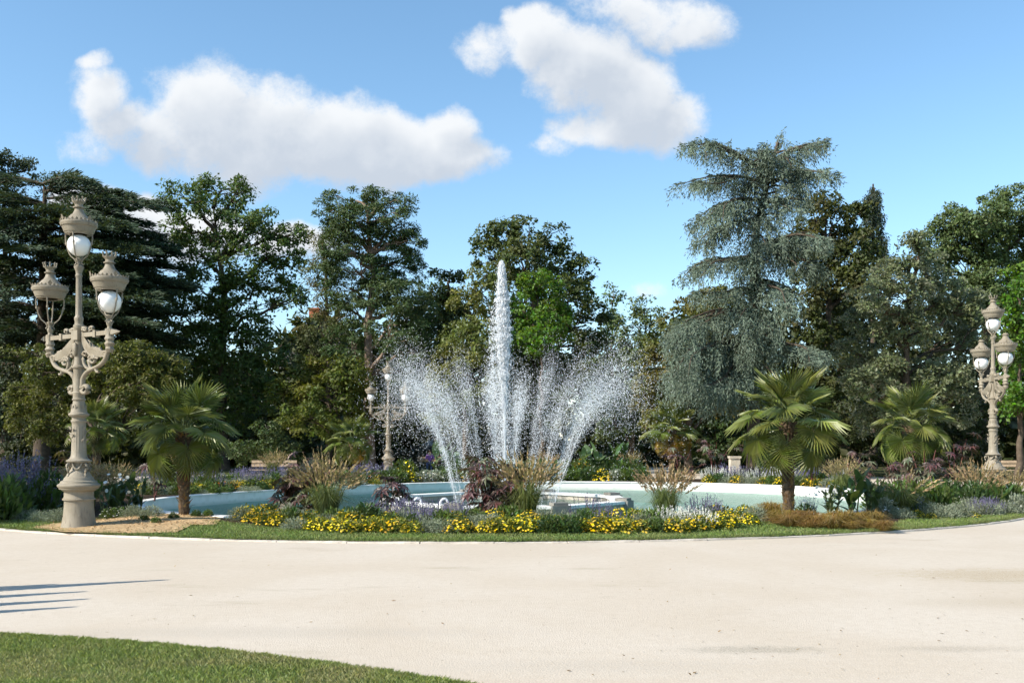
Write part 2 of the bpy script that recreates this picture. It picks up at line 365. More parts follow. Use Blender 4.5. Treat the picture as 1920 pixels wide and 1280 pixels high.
L['whitep'] = leaf_mat('white_petal', (.78, .78, .72), None, .25, .7, .2, .01, .05, .1)
L['stem'] = plain('green_stem', (.10, .11, .05), .7, .2)
L['stem_red'] = plain('red_stem', (.14, .05, .04), .6, .3)

# ------------------------------------------------------------------ ground, paths, island
CI = np.array([-.9, 32.45]); RI = 16.2; RO = 25.0      # the round island and the outer edge of the ring path
def smooth(t_): t_ = np.clip(t_, 0, 1); return t_ * t_ * (3 - 2 * t_)
def isl_z(x, y):
    r = np.hypot(np.asarray(x) - CI[0], np.asarray(y) - CI[1]); return .045 + .10 * smooth((RI - .2 - r) / 3.)
def ignd(x, y):
    """photo pixel on the island's surface -> x, y, z"""
    z = .1
    for _ in range(6):
        X, Y = gnd(x, y, z); z = float(isl_z(X, Y))
    return X, Y, z
def sheet(name, V, Fc, m, kind='structure', parent=None):
    o = Acc().add(V, Fc).build(name, m, parent, True); tag(o, kind=kind); return o
def disc(name, c, r0, r1, z, m, nseg=160, nr=2, zf=None):
    th = np.arange(nseg) * 2 * math.pi / nseg
    r0 = np.broadcast_to(r0, (nseg,)); r1 = np.broadcast_to(r1, (nseg,))
    rr = np.linspace(0, 1, nr + 1)
    R = r0[None] + (r1 - r0)[None] * rr[:, None]
    X = c[0] + R * np.cos(th); Y = c[1] + R * np.sin(th); Z = np.full_like(X, z) if zf is None else zf(X, Y) + z
    V = np.stack([X, Y, Z], -1).reshape(-1, 3)
    i, j = np.meshgrid(np.arange(nr), np.arange(nseg), indexing='ij'); j2 = (j + 1) % nseg
    return sheet(name, V, np.stack([i * nseg + j, (i + 1) * nseg + j, (i + 1) * nseg + j2, i * nseg + j2], -1).reshape(-1, 4), m)

disc('ground', CI, 15., 2000., -.03, M['turf_dark'], 96, 3)
# radial paths lie a little lower than the round place they run into
def strip_path(name, a, b, w, z):
    a = np.array(a, float); b = np.array(b, float); d_ = (b - a) / np.linalg.norm(b - a); n_ = np.array([-d_[1], d_[0]]) * w / 2
    sheet(name, [(*(a - n_), z), (*(b - n_), z), (*(b + n_), z), (*(a + n_), z)], [(0, 1, 2, 3)], M['gravel'])
strip_path('gravel_path', (5.5, 52), (11, 90), 6., -.012)
strip_path('gravel_path', (12.5, 10), (14, -30), 22., -.014)
strip_path('gravel_path', (18, 30), (70, 44), 6., -.016)
disc('gravel_path', CI, 15., 27.5, 0., M['gravel'], 200, 6)

# basin outline in polar form about its centre
BC = np.array([0., 29.6])
rim_px = [(275, 938), (330, 931), (400, 926), (500, 919), (620, 913), (740, 907), (850, 904), (960, 903), (1080, 903), (1200, 903.5), (1350, 906), (1500, 912), (1600, 921), (1680, 936),
          (1660, 950), (1560, 962), (1430, 968), (1200, 971), (960, 972), (700, 971), (420, 967), (330, 961), (275, 950)]
rp = np.array([gnd(x, y, .17) for x, y in rim_px]) - BC
ang = np.arctan2(rp[:, 1], rp[:, 0]); rad = np.hypot(rp[:, 0], rp[:, 1]); o_ = np.argsort(ang)
NS = 160; TH = np.arange(NS) * 2 * math.pi / NS
aa = np.where(TH > math.pi, TH - 2 * math.pi, TH)
RB = np.interp(aa, np.r_[ang[o_] - 2 * math.pi, ang[o_], ang[o_] + 2 * math.pi], np.tile(rad[o_], 3))
for _ in range(14): RB = (np.roll(RB, 1) + RB * 2 + np.roll(RB, -1)) / 4
def rim_r(t_): return np.interp(np.mod(t_, 2 * math.pi), np.r_[TH, 2 * math.pi], np.r_[RB, RB[0]])
def from_basin(extra):   # distance from the island centre to the basin rim, as seen from CI, for a set of angles
    pts = BC + np.stack([np.cos(TH), np.sin(TH)], -1) * (RB + extra)[:, None] - CI
    a_ = np.arctan2(pts[:, 1], pts[:, 0]); r_ = np.hypot(pts[:, 0], pts[:, 1]); k = np.argsort(a_)
    return lambda t_: np.interp(np.mod(t_ + math.pi, 2 * math.pi) - math.pi, np.r_[a_[k] - 2 * math.pi, a_[k], a_[k] + 2 * math.pi], np.tile(r_[k], 3))
rimf = from_basin(.20)
TH2 = np.arange(240) * 2 * math.pi / 240
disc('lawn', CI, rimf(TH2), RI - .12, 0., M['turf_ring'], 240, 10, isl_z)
# planted bed: between the basin and an uneven inner edge of the lawn
edge_px = [(-160, 975), (0, 974), (70, 977), (110, 975), (180, 974), (300, 972), (400, 975), (430, 980), (540, 992), (640, 1000), (800, 1002), (1000, 1002), (1250, 999), (1350, 985), (1420, 974), (1500, 984), (1600, 988), (1665, 986),
           (1700, 974), (1800, 969), (1920, 961), (2000, 952)]
ep = np.array([ignd(x, y)[:2] for x, y in edge_px]) - CI
ea = np.arctan2(ep[:, 1], ep[:, 0]); er = np.hypot(ep[:, 0], ep[:, 1]); k_ = np.argsort(ea)
a2 = np.mod(TH2 + math.pi, 2 * math.pi) - math.pi
bed_r = np.interp(a2, ea[k_], er[k_], left=14.6, right=14.6)
disc('flower_bed', CI, rimf(TH2), np.maximum(bed_r, rimf(TH2) + .05), .012, M['soil'], 240, 6, isl_z)
# wood mulch on the left of the bed
mp = [(58, 990), (100, 982), (180, 977), (230, 970), (300, 964), (380, 964), (418, 970), (405, 985), (360, 985), (330, 999), (230, 1001), (120, 998)]
mw = np.array([ignd(x, y) for x, y in mp]); mc = mw.mean(0)
ring = [mc + (mw - mc) * s_ for s_ in (0.02, .35, .7, 1.)]
Vm = np.concatenate(ring); Vm[:, 2] = isl_z(Vm[:, 0], Vm[:, 1]) + np.concatenate([np.full(12, h) for h in (.07, .065, .05, .018)])
i, j = np.meshgrid(np.arange(3), np.arange(12), indexing='ij'); j2 = (j + 1) % 12
sheet('mulch', Vm, np.stack([i * 12 + j, i * 12 + j2, (i + 1) * 12 + j2, (i + 1) * 12 + j], -1).reshape(-1, 4), M['mulch'])
nch = 2600; fi = rs.integers(0, 12, nch); s1 = np.sqrt(rs.random(nch)) * .99; s2 = rs.random(nch)
pc = mc + ((mw[fi] - mc) * (1 - s2)[:, None] + (mw[(fi + 1) % 12] - mc) * s2[:, None]) * s1[:, None]
pc[:, 2] = isl_z(pc[:, 0], pc[:, 1]) + .02 + .055 * (1 - s1 ** 2)
dd = unit(np.c_[rs.normal(size=(nch, 2)), rs.normal(0, .25, nch)]); nn = unit(np.c_[rs.normal(0, .35, (nch, 2)), np.ones(nch)])
tag(Acc().add(*leaves(pc, dd, nn, rs.uniform(.04, .09, nch), rs.uniform(.012, .03, nch), .5)).build('wood_chips', M['chip']), 'pale wood chips scattered round the foot of the nearest street lamp', 'wood chips', kind='stuff')

# kerb: single stones laid round the island
kb = tag(obj('kerb', None), kind='structure'); kb.location = (CI[0], CI[1], 0)
nst = 84; da = 2 * math.pi / nst
kms = []
for k in range(4):
    hh = .022 + .004 * k
    V, Fq = box(-.5 * da * RI + .006, .5 * da * RI - .006, -.05, .05, -.05, hh)
    V = V + rs.normal(0, .004, V.shape); kms.append(Acc().add(V, Fq).mesh('kerb_stone', M['kerb']))
for k in range(nst):
    a_ = k * da
    if math.sin(a_) > .75: continue           # hidden behind the planting on the far side
    o = obj('kerb_stone', kms[k % 4], kb); o.location = (math.cos(a_) * (RI - .05), math.sin(a_) * (RI - .05), 0); o.rotation_euler = (0, 0, a_ + math.pi / 2)

# lawns outside the ring path
def arc_lawn(name, a0, a1, r0, r1, z, m, n=60):
    t_ = np.linspace(a0, a1, n); V = []
    for r_ in np.linspace(r0, r1, 4): V += [(CI[0] + r_ * math.cos(q), CI[1] + r_ * math.sin(q), z) for q in t_]
    i, j = np.meshgrid(np.arange(3), np.arange(n - 1), indexing='ij')
    return sheet(name, V, np.stack([i * n + j, (i + 1) * n + j, (i + 1) * n + j + 1, i * n + j + 1], -1).reshape(-1, 4), m)
near_px = [(-420, 1163), (-200, 1176), (0, 1191), (150, 1200), (300, 1211), (450, 1226), (600, 1245), (740, 1265), (880, 1287), (1000, 1310)]
NP = np.array([gnd(x, y, .03) for x, y in near_px])
Vn = np.concatenate([np.c_[NP, np.full(len(NP), .03)], np.c_[NP[:, 0] - .6, NP[:, 1] - 1.6, np.full(len(NP), .035)], np.c_[NP[:, 0] - 2.2, np.full(len(NP), -1.), np.full(len(NP), .035)],
                     np.c_[NP, np.full(len(NP), -.02)]])
n10 = len(NP); fs = []
for r_, r2 in ((0, 1), (1, 2)):
    fs += [(r_ * n10 + q, r2 * n10 + q, r2 * n10 + q + 1, r_ * n10 + q + 1) for q in range(n10 - 1)]
fs += [(3 * n10 + q, q, q + 1, 3 * n10 + q + 1) for q in range(n10 - 1)]
sheet('lawn', Vn, fs, M['turf'])
arc_lawn('lawn', math.radians(-12), math.radians(10), RO, 60, .02, M['turf'])
arc_lawn('lawn', math.radians(22), math.radians(66), RO + .6, 70, .02, M['turf_dark'])
arc_lawn('lawn', math.radians(84), math.radians(185), RO + .6, 70, .02, M['turf_dark'])

# mown grass blades
def grass_blades(name, pts, z, hmin, hmax, label, w=.008, m='blade_ring'):
    n = len(pts); a_ = rs.uniform(0, 2 * math.pi, n); h = rs.uniform(hmin, hmax, n)
    D = np.c_[np.cos(a_) * .8, np.sin(a_) * .8, np.full(n, 1.)]
    V, Fq = leaves(np.c_[pts, z], D, np.c_[-np.sin(a_), np.cos(a_), np.full(n, .2)] + rs.normal(0, .4, (n, 3)), h, np.full(n, w), .35)
    tag(Acc().add(V, Fq).build(name, M[m]), label, 'grass', kind='stuff')
n = 76000; q = rs.random(n) * (n10 - 1); qi = q.astype(int); qf = (q - qi)[:, None]
e = NP[qi] * (1 - qf) + NP[np.minimum(qi + 1, n10 - 1)] * qf
tt = rs.random(n) ** 1.3 * 2.1
g2 = np.c_[e[:, 0] - tt * .35 + rs.normal(0, .015, n), e[:, 1] - tt + rs.normal(0, .015, n)]
ne = 9000; q = rs.random(ne) * (n10 - 1); qi = q.astype(int); qf = (q - qi)[:, None]; ee = NP[qi] * (1 - qf) + NP[np.minimum(qi + 1, n10 - 1)] * qf
g2 = np.concatenate([g2, np.c_[ee[:, 0] + rs.normal(0, .01, ne), ee[:, 1] + .022 + rs.normal(0, .022, ne) + .02 * np.sin(ee[:, 0] * 9) * np.sin(ee[:, 0] * 23)]])
g2 = g2[(g2[:, 1] > 6.2) & (g2[:, 0] > -5.2) & (g2[:, 0] < .6)]
grass_blades('grass', g2, np.full(len(g2), .032), .02, .045, 'short mown grass of the lawn at the bottom left corner', .007, 'blade')
n = 46000; a_ = rs.uniform(math.radians(-128), math.radians(-32), n)
bi = np.interp(a_, a2[np.argsort(a2)], bed_r[np.argsort(a2)]); r_ = bi - .05 + (RI - .14 - bi + .05) * rs.random(n)
gx = CI[0] + r_ * np.cos(a_); gy = CI[1] + r_ * np.sin(a_)
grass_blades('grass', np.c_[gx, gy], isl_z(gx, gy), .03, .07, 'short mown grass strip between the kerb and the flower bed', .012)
n = 16000; a_ = rs.uniform(math.radians(-128), math.radians(-32), n); r_ = RI - .10 + rs.normal(0, .03, n) + .03 * np.sin(a_ * 140) * np.sin(a_ * 53); gx = CI[0] + r_ * np.cos(a_); gy = CI[1] + r_ * np.sin(a_)
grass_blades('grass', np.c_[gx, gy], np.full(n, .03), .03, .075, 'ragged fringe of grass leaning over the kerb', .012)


# fallen leaves and twigs on the gravel
n = 150; px = rs.uniform(0, 1920, n); py = 1022 + 250 * rs.random(n) ** .8
pl = np.array([gnd(a, b) for a, b in zip(px, py)]); keep = np.array([np.hypot(*(p - CI)) > RI + .1 and not (p[1] < 8.9 and p[0] < .2) for p in pl]); pl = pl[keep]; n = len(pl)
pts = np.c_[pl, np.full(n, .008)]; D = unit(np.c_[rs.normal(size=(n, 2)), rs.normal(0, .15, n)]); N = unit(np.c_[rs.normal(0, .3, (n, 2)), np.ones(n)])
tag(Acc().add(*leaves(pts, D, N, rs.uniform(.015, .06, n), rs.uniform(.008, .022, n))).build('leaf_litter', M['dead']), 'scattered fallen leaves and twigs on the pale gravel', 'leaf litter', kind='stuff')

# ------------------------------------------------------------------ the basin
def ring_wall(acc, prof, rf, c, n=NS, mat_=0):
    """profile (offset from rim outward, z) swept round the basin curve"""
    pr = np.array(prof); t_ = np.arange(n) * 2 * math.pi / n; R = rf(t_)
    V = np.stack([np.stack([c[0] + (R + o_) * np.cos(t_), c[1] + (R + o_) * np.sin(t_), np.full(n, z_)], -1) for o_, z_ in pr]).reshape(-1, 3)
    i, j = np.meshgrid(np.arange(len(pr) - 1), np.arange(n), indexing='ij'); j2 = (j + 1) % n
    acc.add(V, np.stack([i * n + j, i * n + j2, (i + 1) * n + j2, (i + 1) * n + j], -1).reshape(-1, 4), mat_)
basin = empty('fountain_basin', (0, 0, 0), 0, 'large round white basin of the fountain behind the flower bed', 'fountain basin')
a = Acc(); ring_wall(a, [(.28, -.1), (.28, .138), (.265, .14), (.015, .14), (0, .138), (-.02, -.62)], rim_r, BC); a.build('basin_wall', M['basin_paint'], basin)
for k in range(46):
    t_ = np.linspace(k, k + 1, 5) * 2 * math.pi / 46 + np.array([.0011, 0, 0, 0, -.0011]); R_ = rim_r(t_); hz = .182 + rs.normal(0, .003)
    V = np.concatenate([np.stack([BC[0] + (R_ + o_) * np.cos(t_), BC[1] + (R_ + o_) * np.sin(t_), np.full(5, z_)], -1) for o_, z_ in ((-.025, .142), (-.025, hz - .008), (-.015, hz), (.28, hz), (.295, hz - .008), (.295, .142))])
    Fq = [(i_ * 5 + j_, i_ * 5 + j_ + 1, (i_ + 1) * 5 + j_ + 1, (i_ + 1) * 5 + j_) for i_ in range(5) for j_ in range(4)]
    ac = Acc().add(V, np.array(Fq)); ac.F.append((np.array([(0, 5, 10, 15, 20, 25), (29, 24, 19, 14, 9, 4)]), 0)); ac.build('coping_stone', M['basin_paint'], basin)
a = Acc(); ring_wall(a, [(-.01, -.6), (-RB.min() + .5, -.6)], lambda t_: rim_r(t_), BC)
V = np.stack([BC[0] + (RB) * np.cos(TH), BC[1] + RB * np.sin(TH), np.full(NS, -.6)], -1)
a = Acc().add(V, np.arange(NS)[None]); a.build('basin_floor', M['pool_floor'], basin)
V = np.stack([BC[0] + (RB - .012) * np.cos(TH), BC[1] + (RB - .012) * np.sin(TH), np.full(NS, -.15)], -1)
wsurf = Acc().add(V, np.arange(NS)[None]).build('water', M['water']); tag(wsurf, kind='structure')
# the older eight-sided stone basin inside it, with corner blocks and pipes
OC = np.array([-.15, 29.2]); OR = np.array([3.5, 4.1])
inner = empty('stone_pool', (OC[0], OC[1], -.6), 0, 'low eight-sided stone pool with corner blocks round the central jet', 'stone pool')
oc8 = [np.array([OR[0] * math.cos(q), OR[1] * math.sin(q)]) for q in (np.arange(8) + .5) * math.pi / 4]
for k in range(8):
    p0, p1 = oc8[k], oc8[(k + 1) % 8]; mid = (p0 + p1) / 2; ln = np.linalg.norm(p1 - p0); an = math.atan2(*(p1 - p0)[::-1])
    V, Fq = box(-ln / 2 + .12, ln / 2 - .12, -.16, .16, 0, .58); o = Acc().add(V, Fq).build('pool_side', M['old_stone'], inner); o.location = (mid[0], mid[1], 0); o.rotation_euler = (0, 0, an)
    V, Fq = box(-ln / 2 + .1, ln / 2 - .1, -.21, .21, .582, .66); o = Acc().add(V, Fq).build('coping', M['white_wall'], inner); o.location = (mid[0], mid[1], 0); o.rotation_euler = (0, 0, an)
    V, Fq = box(-.26, .26, -.22, .22, 0, .67); c_ = Acc().add(V, Fq); V, Fq = box(-.2, .2, -.17, .17, .672, .74); c_.add(V, Fq)
    o = c_.build('corner_block', M['dark_stone'], inner); o.location = (p0[0], p0[1], 0); o.rotation_euler = (0, 0, math.atan2(p0[1], p0[0]) + math.pi / 2)
a = Acc(); V = np.array([(*(p * .98), .38) for p in oc8]); a.add(V, np.arange(8)[None]); a.build('inner_floor', M['old_stone'], inner)
for xx, dd_ in ((783, 26.3), (833, 26.0)):
    t_ = np.linspace(0, math.pi, 12); pts = [(.17, 0, -.1)] + [(.17 * math.cos(q), 0, .24 + .17 * math.sin(q)) for q in t_] + [(-.17, 0, .1)]
    o = Acc().add(*tube([(p[0] * .6, p[1], p[2] * .8) for p in pts], .03, 8)).build('water_pipe', M['steel'], None, True)
    o.location = (xat(xx, dd_), dd_, -.12); o.rotation_euler = (0, 0, .2)
    tag(o, 'white bent pipe in the basin, %s of the two' % ('left' if xx == 783 else 'right'), 'pipe', 'bent pipes in the basin')

# ------------------------------------------------------------------ fountain jets
OCT_V = np.array([(1, 0, 0), (-1, 0, 0), (0, 1, 0), (0, -1, 0), (0, 0, 1), (0, 0, -1)], float)
OCT_F = np.array([(0, 2, 4), (2, 1, 4), (1, 3, 4), (3, 0, 4), (2, 0, 5), (1, 2, 5), (3, 1, 5), (0, 3, 5)])
TET_V = np.array([(1, 0, -.6), (-.5, .87, -.6), (-.5, -.87, -.6), (0, 0, 1.2)]); TET_F = np.array([(0, 1, 3), (1, 2, 3), (2, 0, 3), (0, 2, 1)])
def drops(name, P_, R_, parent, stretch=1.5, tet=False):
    if tet:
        an = rs.uniform(0, 6.28, len(P_)); c_, s_ = np.cos(an)[:, None], np.sin(an)[:, None]
        Vt = np.stack([TET_V[None, :, 0] * c_ - TET_V[None, :, 1] * s_, TET_V[None, :, 0] * s_ + TET_V[None, :, 1] * c_, np.repeat(TET_V[None, :, 2], len(P_), 0)], -1)
        V = (P_[:, None] + Vt * R_[:, None, None] * np.array([1.15, 1.15, stretch])).reshape(-1, 3)
        o = Acc().add(V, (np.arange(len(P_))[:, None, None] * 4 + TET_F[None]).reshape(-1, 3)).build(name, M['drop'], parent); tag(o, kind='stuff'); return o
    V = (P_[:, None] + OCT_V[None] * R_[:, None, None] * np.array([1, 1, stretch])).reshape(-1, 3)
    Fq = (np.arange(len(P_))[:, None, None] * 6 + OCT_F[None]).reshape(-1, 3)
    o = Acc().add(V, Fq).build(name, M['drop'], parent); tag(o, kind='stuff'); return o
JC = np.array([xat(947, 29.6), 29.6]); JZ = -.2
def dsize(n, lo=.005, hi=.015): return lo + (hi - lo) * rs.random(n) ** 2.2
jet = empty('fountain_jet', (JC[0], JC[1], JZ), 0, 'tall white central jet rising above the other jets', 'water jet')
Hc = 7.25
def ragged(s_, amp, k=46):
    return 1 + amp * np.interp(s_, np.linspace(0, 1, k), rs.normal(0, 1, k))
n = 24000; s = rs.random(n) ** .8                     # s: height fraction of the falling sheath
sg = (.11 + .30 * (1 - s) ** 1.2) * np.sqrt(np.clip((1.01 - s) / .10, 0, 1)); ph = rs.uniform(0, 2 * math.pi, n); rr = sg * np.abs(rs.normal(0, .8, n)) * ragged(s, .22)
drops('drops', np.c_[rr * np.cos(ph) - .10 * s ** 2 - .02, rr * np.sin(ph), Hc * s], dsize(n, .003, .011), jet, 2.2, True)
n = 14000; s = .40 + .60 * rs.random(n) ** .72; wid = (.08 + .13 * smooth((s - .42) / .3)) * np.sqrt(np.clip((1.01 - s) / .22, 0, 1)) * ragged(s, .16, 70)
ph = rs.uniform(0, 2 * math.pi, n); rr = wid * rs.random(n) ** .6 * rs.uniform(.8, 1.25, n)
drops('drops', np.c_[rr * np.cos(ph) - .10 * s ** 2, rr * np.sin(ph), Hc * s], dsize(n, .005, .019), jet, 3.0, True)
n = 1600; s = rs.uniform(.45, .8, n); s = .45 + .35 * np.round((s - .45) / .35 * 9) / 9 + rs.normal(0, .012, n); ph = rs.normal(math.pi, .9, n); rr = .26 + np.abs(rs.normal(0, .10, n))
drops('drops', np.c_[rr * np.cos(ph) - .08, rr * np.sin(ph), Hc * s], dsize(n, .005, .016), jet)
zs = np.linspace(0, Hc * .985, 40); wob = rs.normal(0, .012, (40, 2)).cumsum(0) * .4
core = np.c_[-.10 * (zs / Hc) ** 2 + wob[:, 0] * .3, wob[:, 1] * .3, zs]
Acc().add(*tube(core, .024 + .055 * smooth((zs / Hc - .45) / .5) * np.sqrt(np.clip((1.0 - zs / Hc) * 14, 0, 1)) + np.abs(rs.normal(0, .006, 40)), 8)).build('water_column', M['drop'], jet, True)
NJ = 20; ja = 171. - np.arange(NJ) * 18.; jorder = {}
for k, k0 in enumerate(sorted(range(NJ), key=lambda q: math.cos(math.radians(ja[q])))): jorder[k0] = k
JORD = ['leftmost', 'second from the left', 'third from the left', 'fourth from the left', 'fifth from the left', 'sixth from the left', 'seventh from the left', 'eighth from the left', 'ninth from the left', 'tenth from the left',
        'tenth from the right', 'ninth from the right', 'eighth from the right', 'seventh from the right', 'sixth from the right', 'fifth from the right', 'fourth from the right', 'third from the right', 'second from the right', 'rightmost']
for k in range(NJ):
    an = math.radians(ja[k]); dr = np.array([math.cos(an), math.sin(an)]); side = np.array([-dr[1], dr[0]]); near = dr[1] < -.3; edge = jorder[k] in (0, NJ - 1)
    jlab = 'thin arching side jet, %s, %s the tall jet' % (JORD[jorder[k]], 'in front of' if near else 'beside or behind')
    r0 = 1.45; H = 3.75 + .35 * math.sin(k * 2.3) + (.45 if jorder[k] in (13, 14) and not near else 0.) - (.75 if near else 0.); vz = math.sqrt(2 * 9.81 * H); ta = vz / 9.81; out_ = (1.8 if not near else 1.5) * (.9 if dr[0] < -.6 else (1.14 if dr[0] > .6 else 1.)) / ta
    jt = empty('fountain_jet', (JC[0] + dr[0] * r0, JC[1] + dr[1] * r0, JZ), 0, jlab, 'water jet', 'arching jets round the central jet')
    n = 6400 if not near else 3200
    t_ = 2 * ta * np.r_[.62 * rs.random(int(n * .62)) ** .8, rs.beta(2.4, 2.8, n - int(n * .62))]
    sg = (.025 if edge else .06) + (.15 if edge else .19) * (t_ / ta) ** 1.5
    vs = 1 + rs.normal(0, .075, n) * np.minimum(t_ / ta, 1.)
    z_ = vz * vs * t_ - 4.905 * t_ ** 2; r_ = out_ * t_ * (1 + rs.normal(0, .10, n)) + rs.normal(0, 1, n) * sg * .6; l_ = rs.normal(0, 1, n) * sg * .75
    z_ = z_ + rs.normal(0, 1, n) * sg * .3
    ok = z_ > .02
    Pj = np.c_[dr[0] * r_ + side[0] * l_, dr[1] * r_ + side[1] * l_, z_][ok]
    drops('drops', Pj, dsize(len(Pj), .0022, .0088), jt, 2.0, True)
    t2 = np.linspace(0, ta * .5, 16); st = np.c_[dr[0] * out_ * t2, dr[1] * out_ * t2, vz * t2 - 4.905 * t2 ** 2]
    Acc().add(*tube(st, np.linspace(.010, .003, 16) if edge else np.linspace(.004, .002, 16), 4)).build('stream', M['drop'], jt, True)

# ------------------------------------------------------------------ street lamps
def spiral(c, r0, turns, a0, sgn=1, n=18, rend=.25):
    q = np.linspace(0, 1, n); r_ = r0 * (1 - (1 - rend) * q); an = a0 + sgn * q * turns * 2 * math.pi
    return np.c_[c[0] + r_ * np.cos(an), np.zeros(n), c[1] + r_ * np.sin(an)]
def bez(pts, n=20):
    """smooth curve through (r, z) points, in the arm's plane"""
    p = np.array(pts, float); t_ = np.linspace(0, len(p) - 1, n); i_ = np.clip(t_.astype(int), 0, len(p) - 2); f = (t_ - i_)[:, None]
    pm = np.vstack([2 * p[0] - p[1], p, 2 * p[-1] - p[-2]]); a, b, c, d = pm[i_], pm[i_ + 1], pm[i_ + 2], pm[i_ + 3]
    q = .5 * (2 * b + (c - a) * f + (2 * a - 5 * b + 4 * c - d) * f ** 2 + (3 * b - a - 3 * c + d) * f ** 3)
    return np.c_[q[:, 0], np.zeros(n), q[:, 1]]
def lamp_meshes():
    m = {}; st = M['stone']
    ped = [(0, -.05), (.335, -.05), (.335, .0), (.32, .06), (.30, .15), (.276, .30), (.262, .45), (.258, .56), (.262, .575), (.29, .585), (.29, .61), (.268, .625), (.262, .65), (.262, .66), (.262, .735), (.262, .745),
           (.275, .75), (.30, .765), (.31, .785), (.345, .79), (.35, .81), (.375, .835), (.38, .86), (.372, .875), (.33, .90), (.32, .935), (.28, .95), (.265, .975), (.255, 1.0), (.235, 1.015), (.215, 1.05), (.19, 1.09), (.165, 1.12), (.14, 1.17), (.125, 1.22), (.125, 1.29), (0, 1.29)]
    V, Fq = lathe(ped, 48, (.655, .74, 24, .03)); m['pedestal'] = Acc().add(V, Fq).mesh('pedestal', st, True)
    # four scroll handles and garland round the neck of the pedestal
    hd = np.vstack([spiral((.20, 1.235), .035, 1., math.pi, -1, 10)[::-1], bez([(.17, 1.25), (.23, 1.26), (.25, 1.2), (.21, 1.1), (.225, 1.03)], 12)])
    m['handle'] = Acc().add(*tube(hd, .016, 6, 1.6)).mesh('handle', st, True)
    gl_ = []
    for q in range(4):
        t_ = np.linspace(-.6, .6, 9); a_ = t_ + q * math.pi / 2 + math.pi / 4; gl_.append(tube(np.c_[.15 * np.cos(a_) * (1 + .1 * np.cos(t_)), .15 * np.sin(a_) * (1 + .1 * np.cos(t_)), 1.16 + .14 * (t_ / .6) ** 2], .018, 6))
    a = Acc(); [a.add(*g) for g in gl_]; m['garland'] = a.mesh('garland', st, True)
    sh = [(0, 1.28), (.13, 1.28), (.21, 1.29), (.225, 1.31), (.222, 1.325), (.20, 1.335), (.165, 1.36), (.145, 1.40), (.135, 1.45), (.133, 1.47), (.131, 1.6), (.127, 1.75), (.124, 1.9), (.122, 1.98), (.122, 2.02), (.14, 2.05), (.14, 2.075), (.12, 2.09), (.125, 2.13), (.17, 2.15), (.185, 2.175), (.18, 2.20), (.15, 2.215),
          (.142, 2.235), (.138, 2.27), (.12, 2.33), (.108, 2.40), (.10, 2.435), (.12, 2.45), (.122, 2.47), (.105, 2.485), (.105, 2.55), (.112, 2.575), (.112, 2.59), (.098, 2.61), (.096, 2.8), (.095, 2.98), (.10, 3.0), (.10, 3.03), (.125, 3.05), (.125, 3.075), (.10, 3.10), (.085, 3.17), (.075, 3.25), (.07, 3.35), (.068, 3.55), (.07, 3.57)]
    V, Fq = lathe(sh, 32, (1.46, 1.99, 16, .045)); a = Acc().add(V, Fq); a.add(*box(-.095, .095, -.095, .095, 3.57, 3.75))
    up = [(.075, 3.75), (.095, 3.79), (.098, 3.83), (.098, 3.85), (.075, 3.87), (.072, 3.92), (.08, 3.95), (.084, 3.985), (.08, 4.0), (.062, 4.03), (.061, 4.04), (.057, 4.4), (.053, 4.73), (.053, 4.75), (.064, 4.77), (.064, 4.79), (.052, 4.81), (.058, 4.86), (.073, 4.90), (.088, 4.935), (.088, 4.955), (.06, 4.965), (0, 4.965)]
    a.add(*lathe(up, 24, (4.035, 4.74, 12, .10)))
    m['shaft'] = a.mesh('shaft', st, True)
    # leaf ornaments on the shaft
    a = Acc()
    for q in range(30):
        an = rs.uniform(0, 2 * math.pi); z_ = rs.uniform(1.5, 1.95); r_ = .133; c = np.array([[r_ * math.cos(an), r_ * math.sin(an), z_]])
        a.add(*leaves(c, np.array([[-math.sin(an) * rs.choice([-1, 1]), math.cos(an) * .6, .9]]), np.array([[math.cos(an), math.sin(an), .3]]), .10, .05, .5, -.15))
    for q in range(12):
        an = q * math.pi / 6; c = np.array([[.135 * math.cos(an), .135 * math.sin(an), 2.26]]); a.add(*leaves(c, np.array([[0, 0, 1.]]), np.array([[math.cos(an), math.sin(an), 0]]), .12, .05, .5, -.1))
    m['relief'] = a.mesh('relief', st)
    # arm (drawn along +x)
    a = Acc(); a.add(*box(.09, .86, -.03, .03, 3.62, 3.70)); a.add(*box(.40, .46, -.05, .05, 3.595, 3.725)); a.add(*box(.72, .80, -.05, .05, 3.59, 3.73))
    a.add(np.array([(.86, -.05, 3.61), (.86, .05, 3.61), (.86, .05, 3.71), (.86, -.05, 3.71), (1.02, 0, 3.66)]), np.array([(0, 1, 4), (1, 2, 4), (2, 3, 4), (3, 0, 4)])); a.add(np.array([(.86, -.05, 3.61), (.86, .05, 3.61), (.86, .05, 3.71), (.86, -.05, 3.71)]), np.array([(0, 3, 2, 1)]))
    m['arm'] = a.mesh('arm', st)
    def scroll(*curves, r=.026, fl=1.35):
        a = Acc()
        for c in curves: a.add(*tube(c, np.linspace(r, r * .8, len(c)), 8, fl))
        return a.mesh('scroll', st, True)
    m['bracket'] = scroll(np.vstack([spiral((.165, 2.66), .10, 1.2, math.pi * .95, 1, 20)[::-1], bez([(.09, 2.72), (.11, 2.86), (.22, 2.97), (.36, 3.02), (.54, 3.08), (.66, 3.18), (.72, 3.32), (.73, 3.46), (.76, 3.58)], 30)]), r=.04)
    m['volute'] = scroll(np.vstack([bez([(.38, 3.0), (.30, 3.04), (.26, 3.14)], 8), spiral((.345, 3.19), .10, 1.45, math.pi, -1, 24)]), np.vstack([bez([(.46, 3.04), (.26, 3.02), (.15, 3.10), (.11, 3.22)], 12), spiral((.165, 3.30), .058, 1.1, math.pi, -1, 14)]), r=.027)
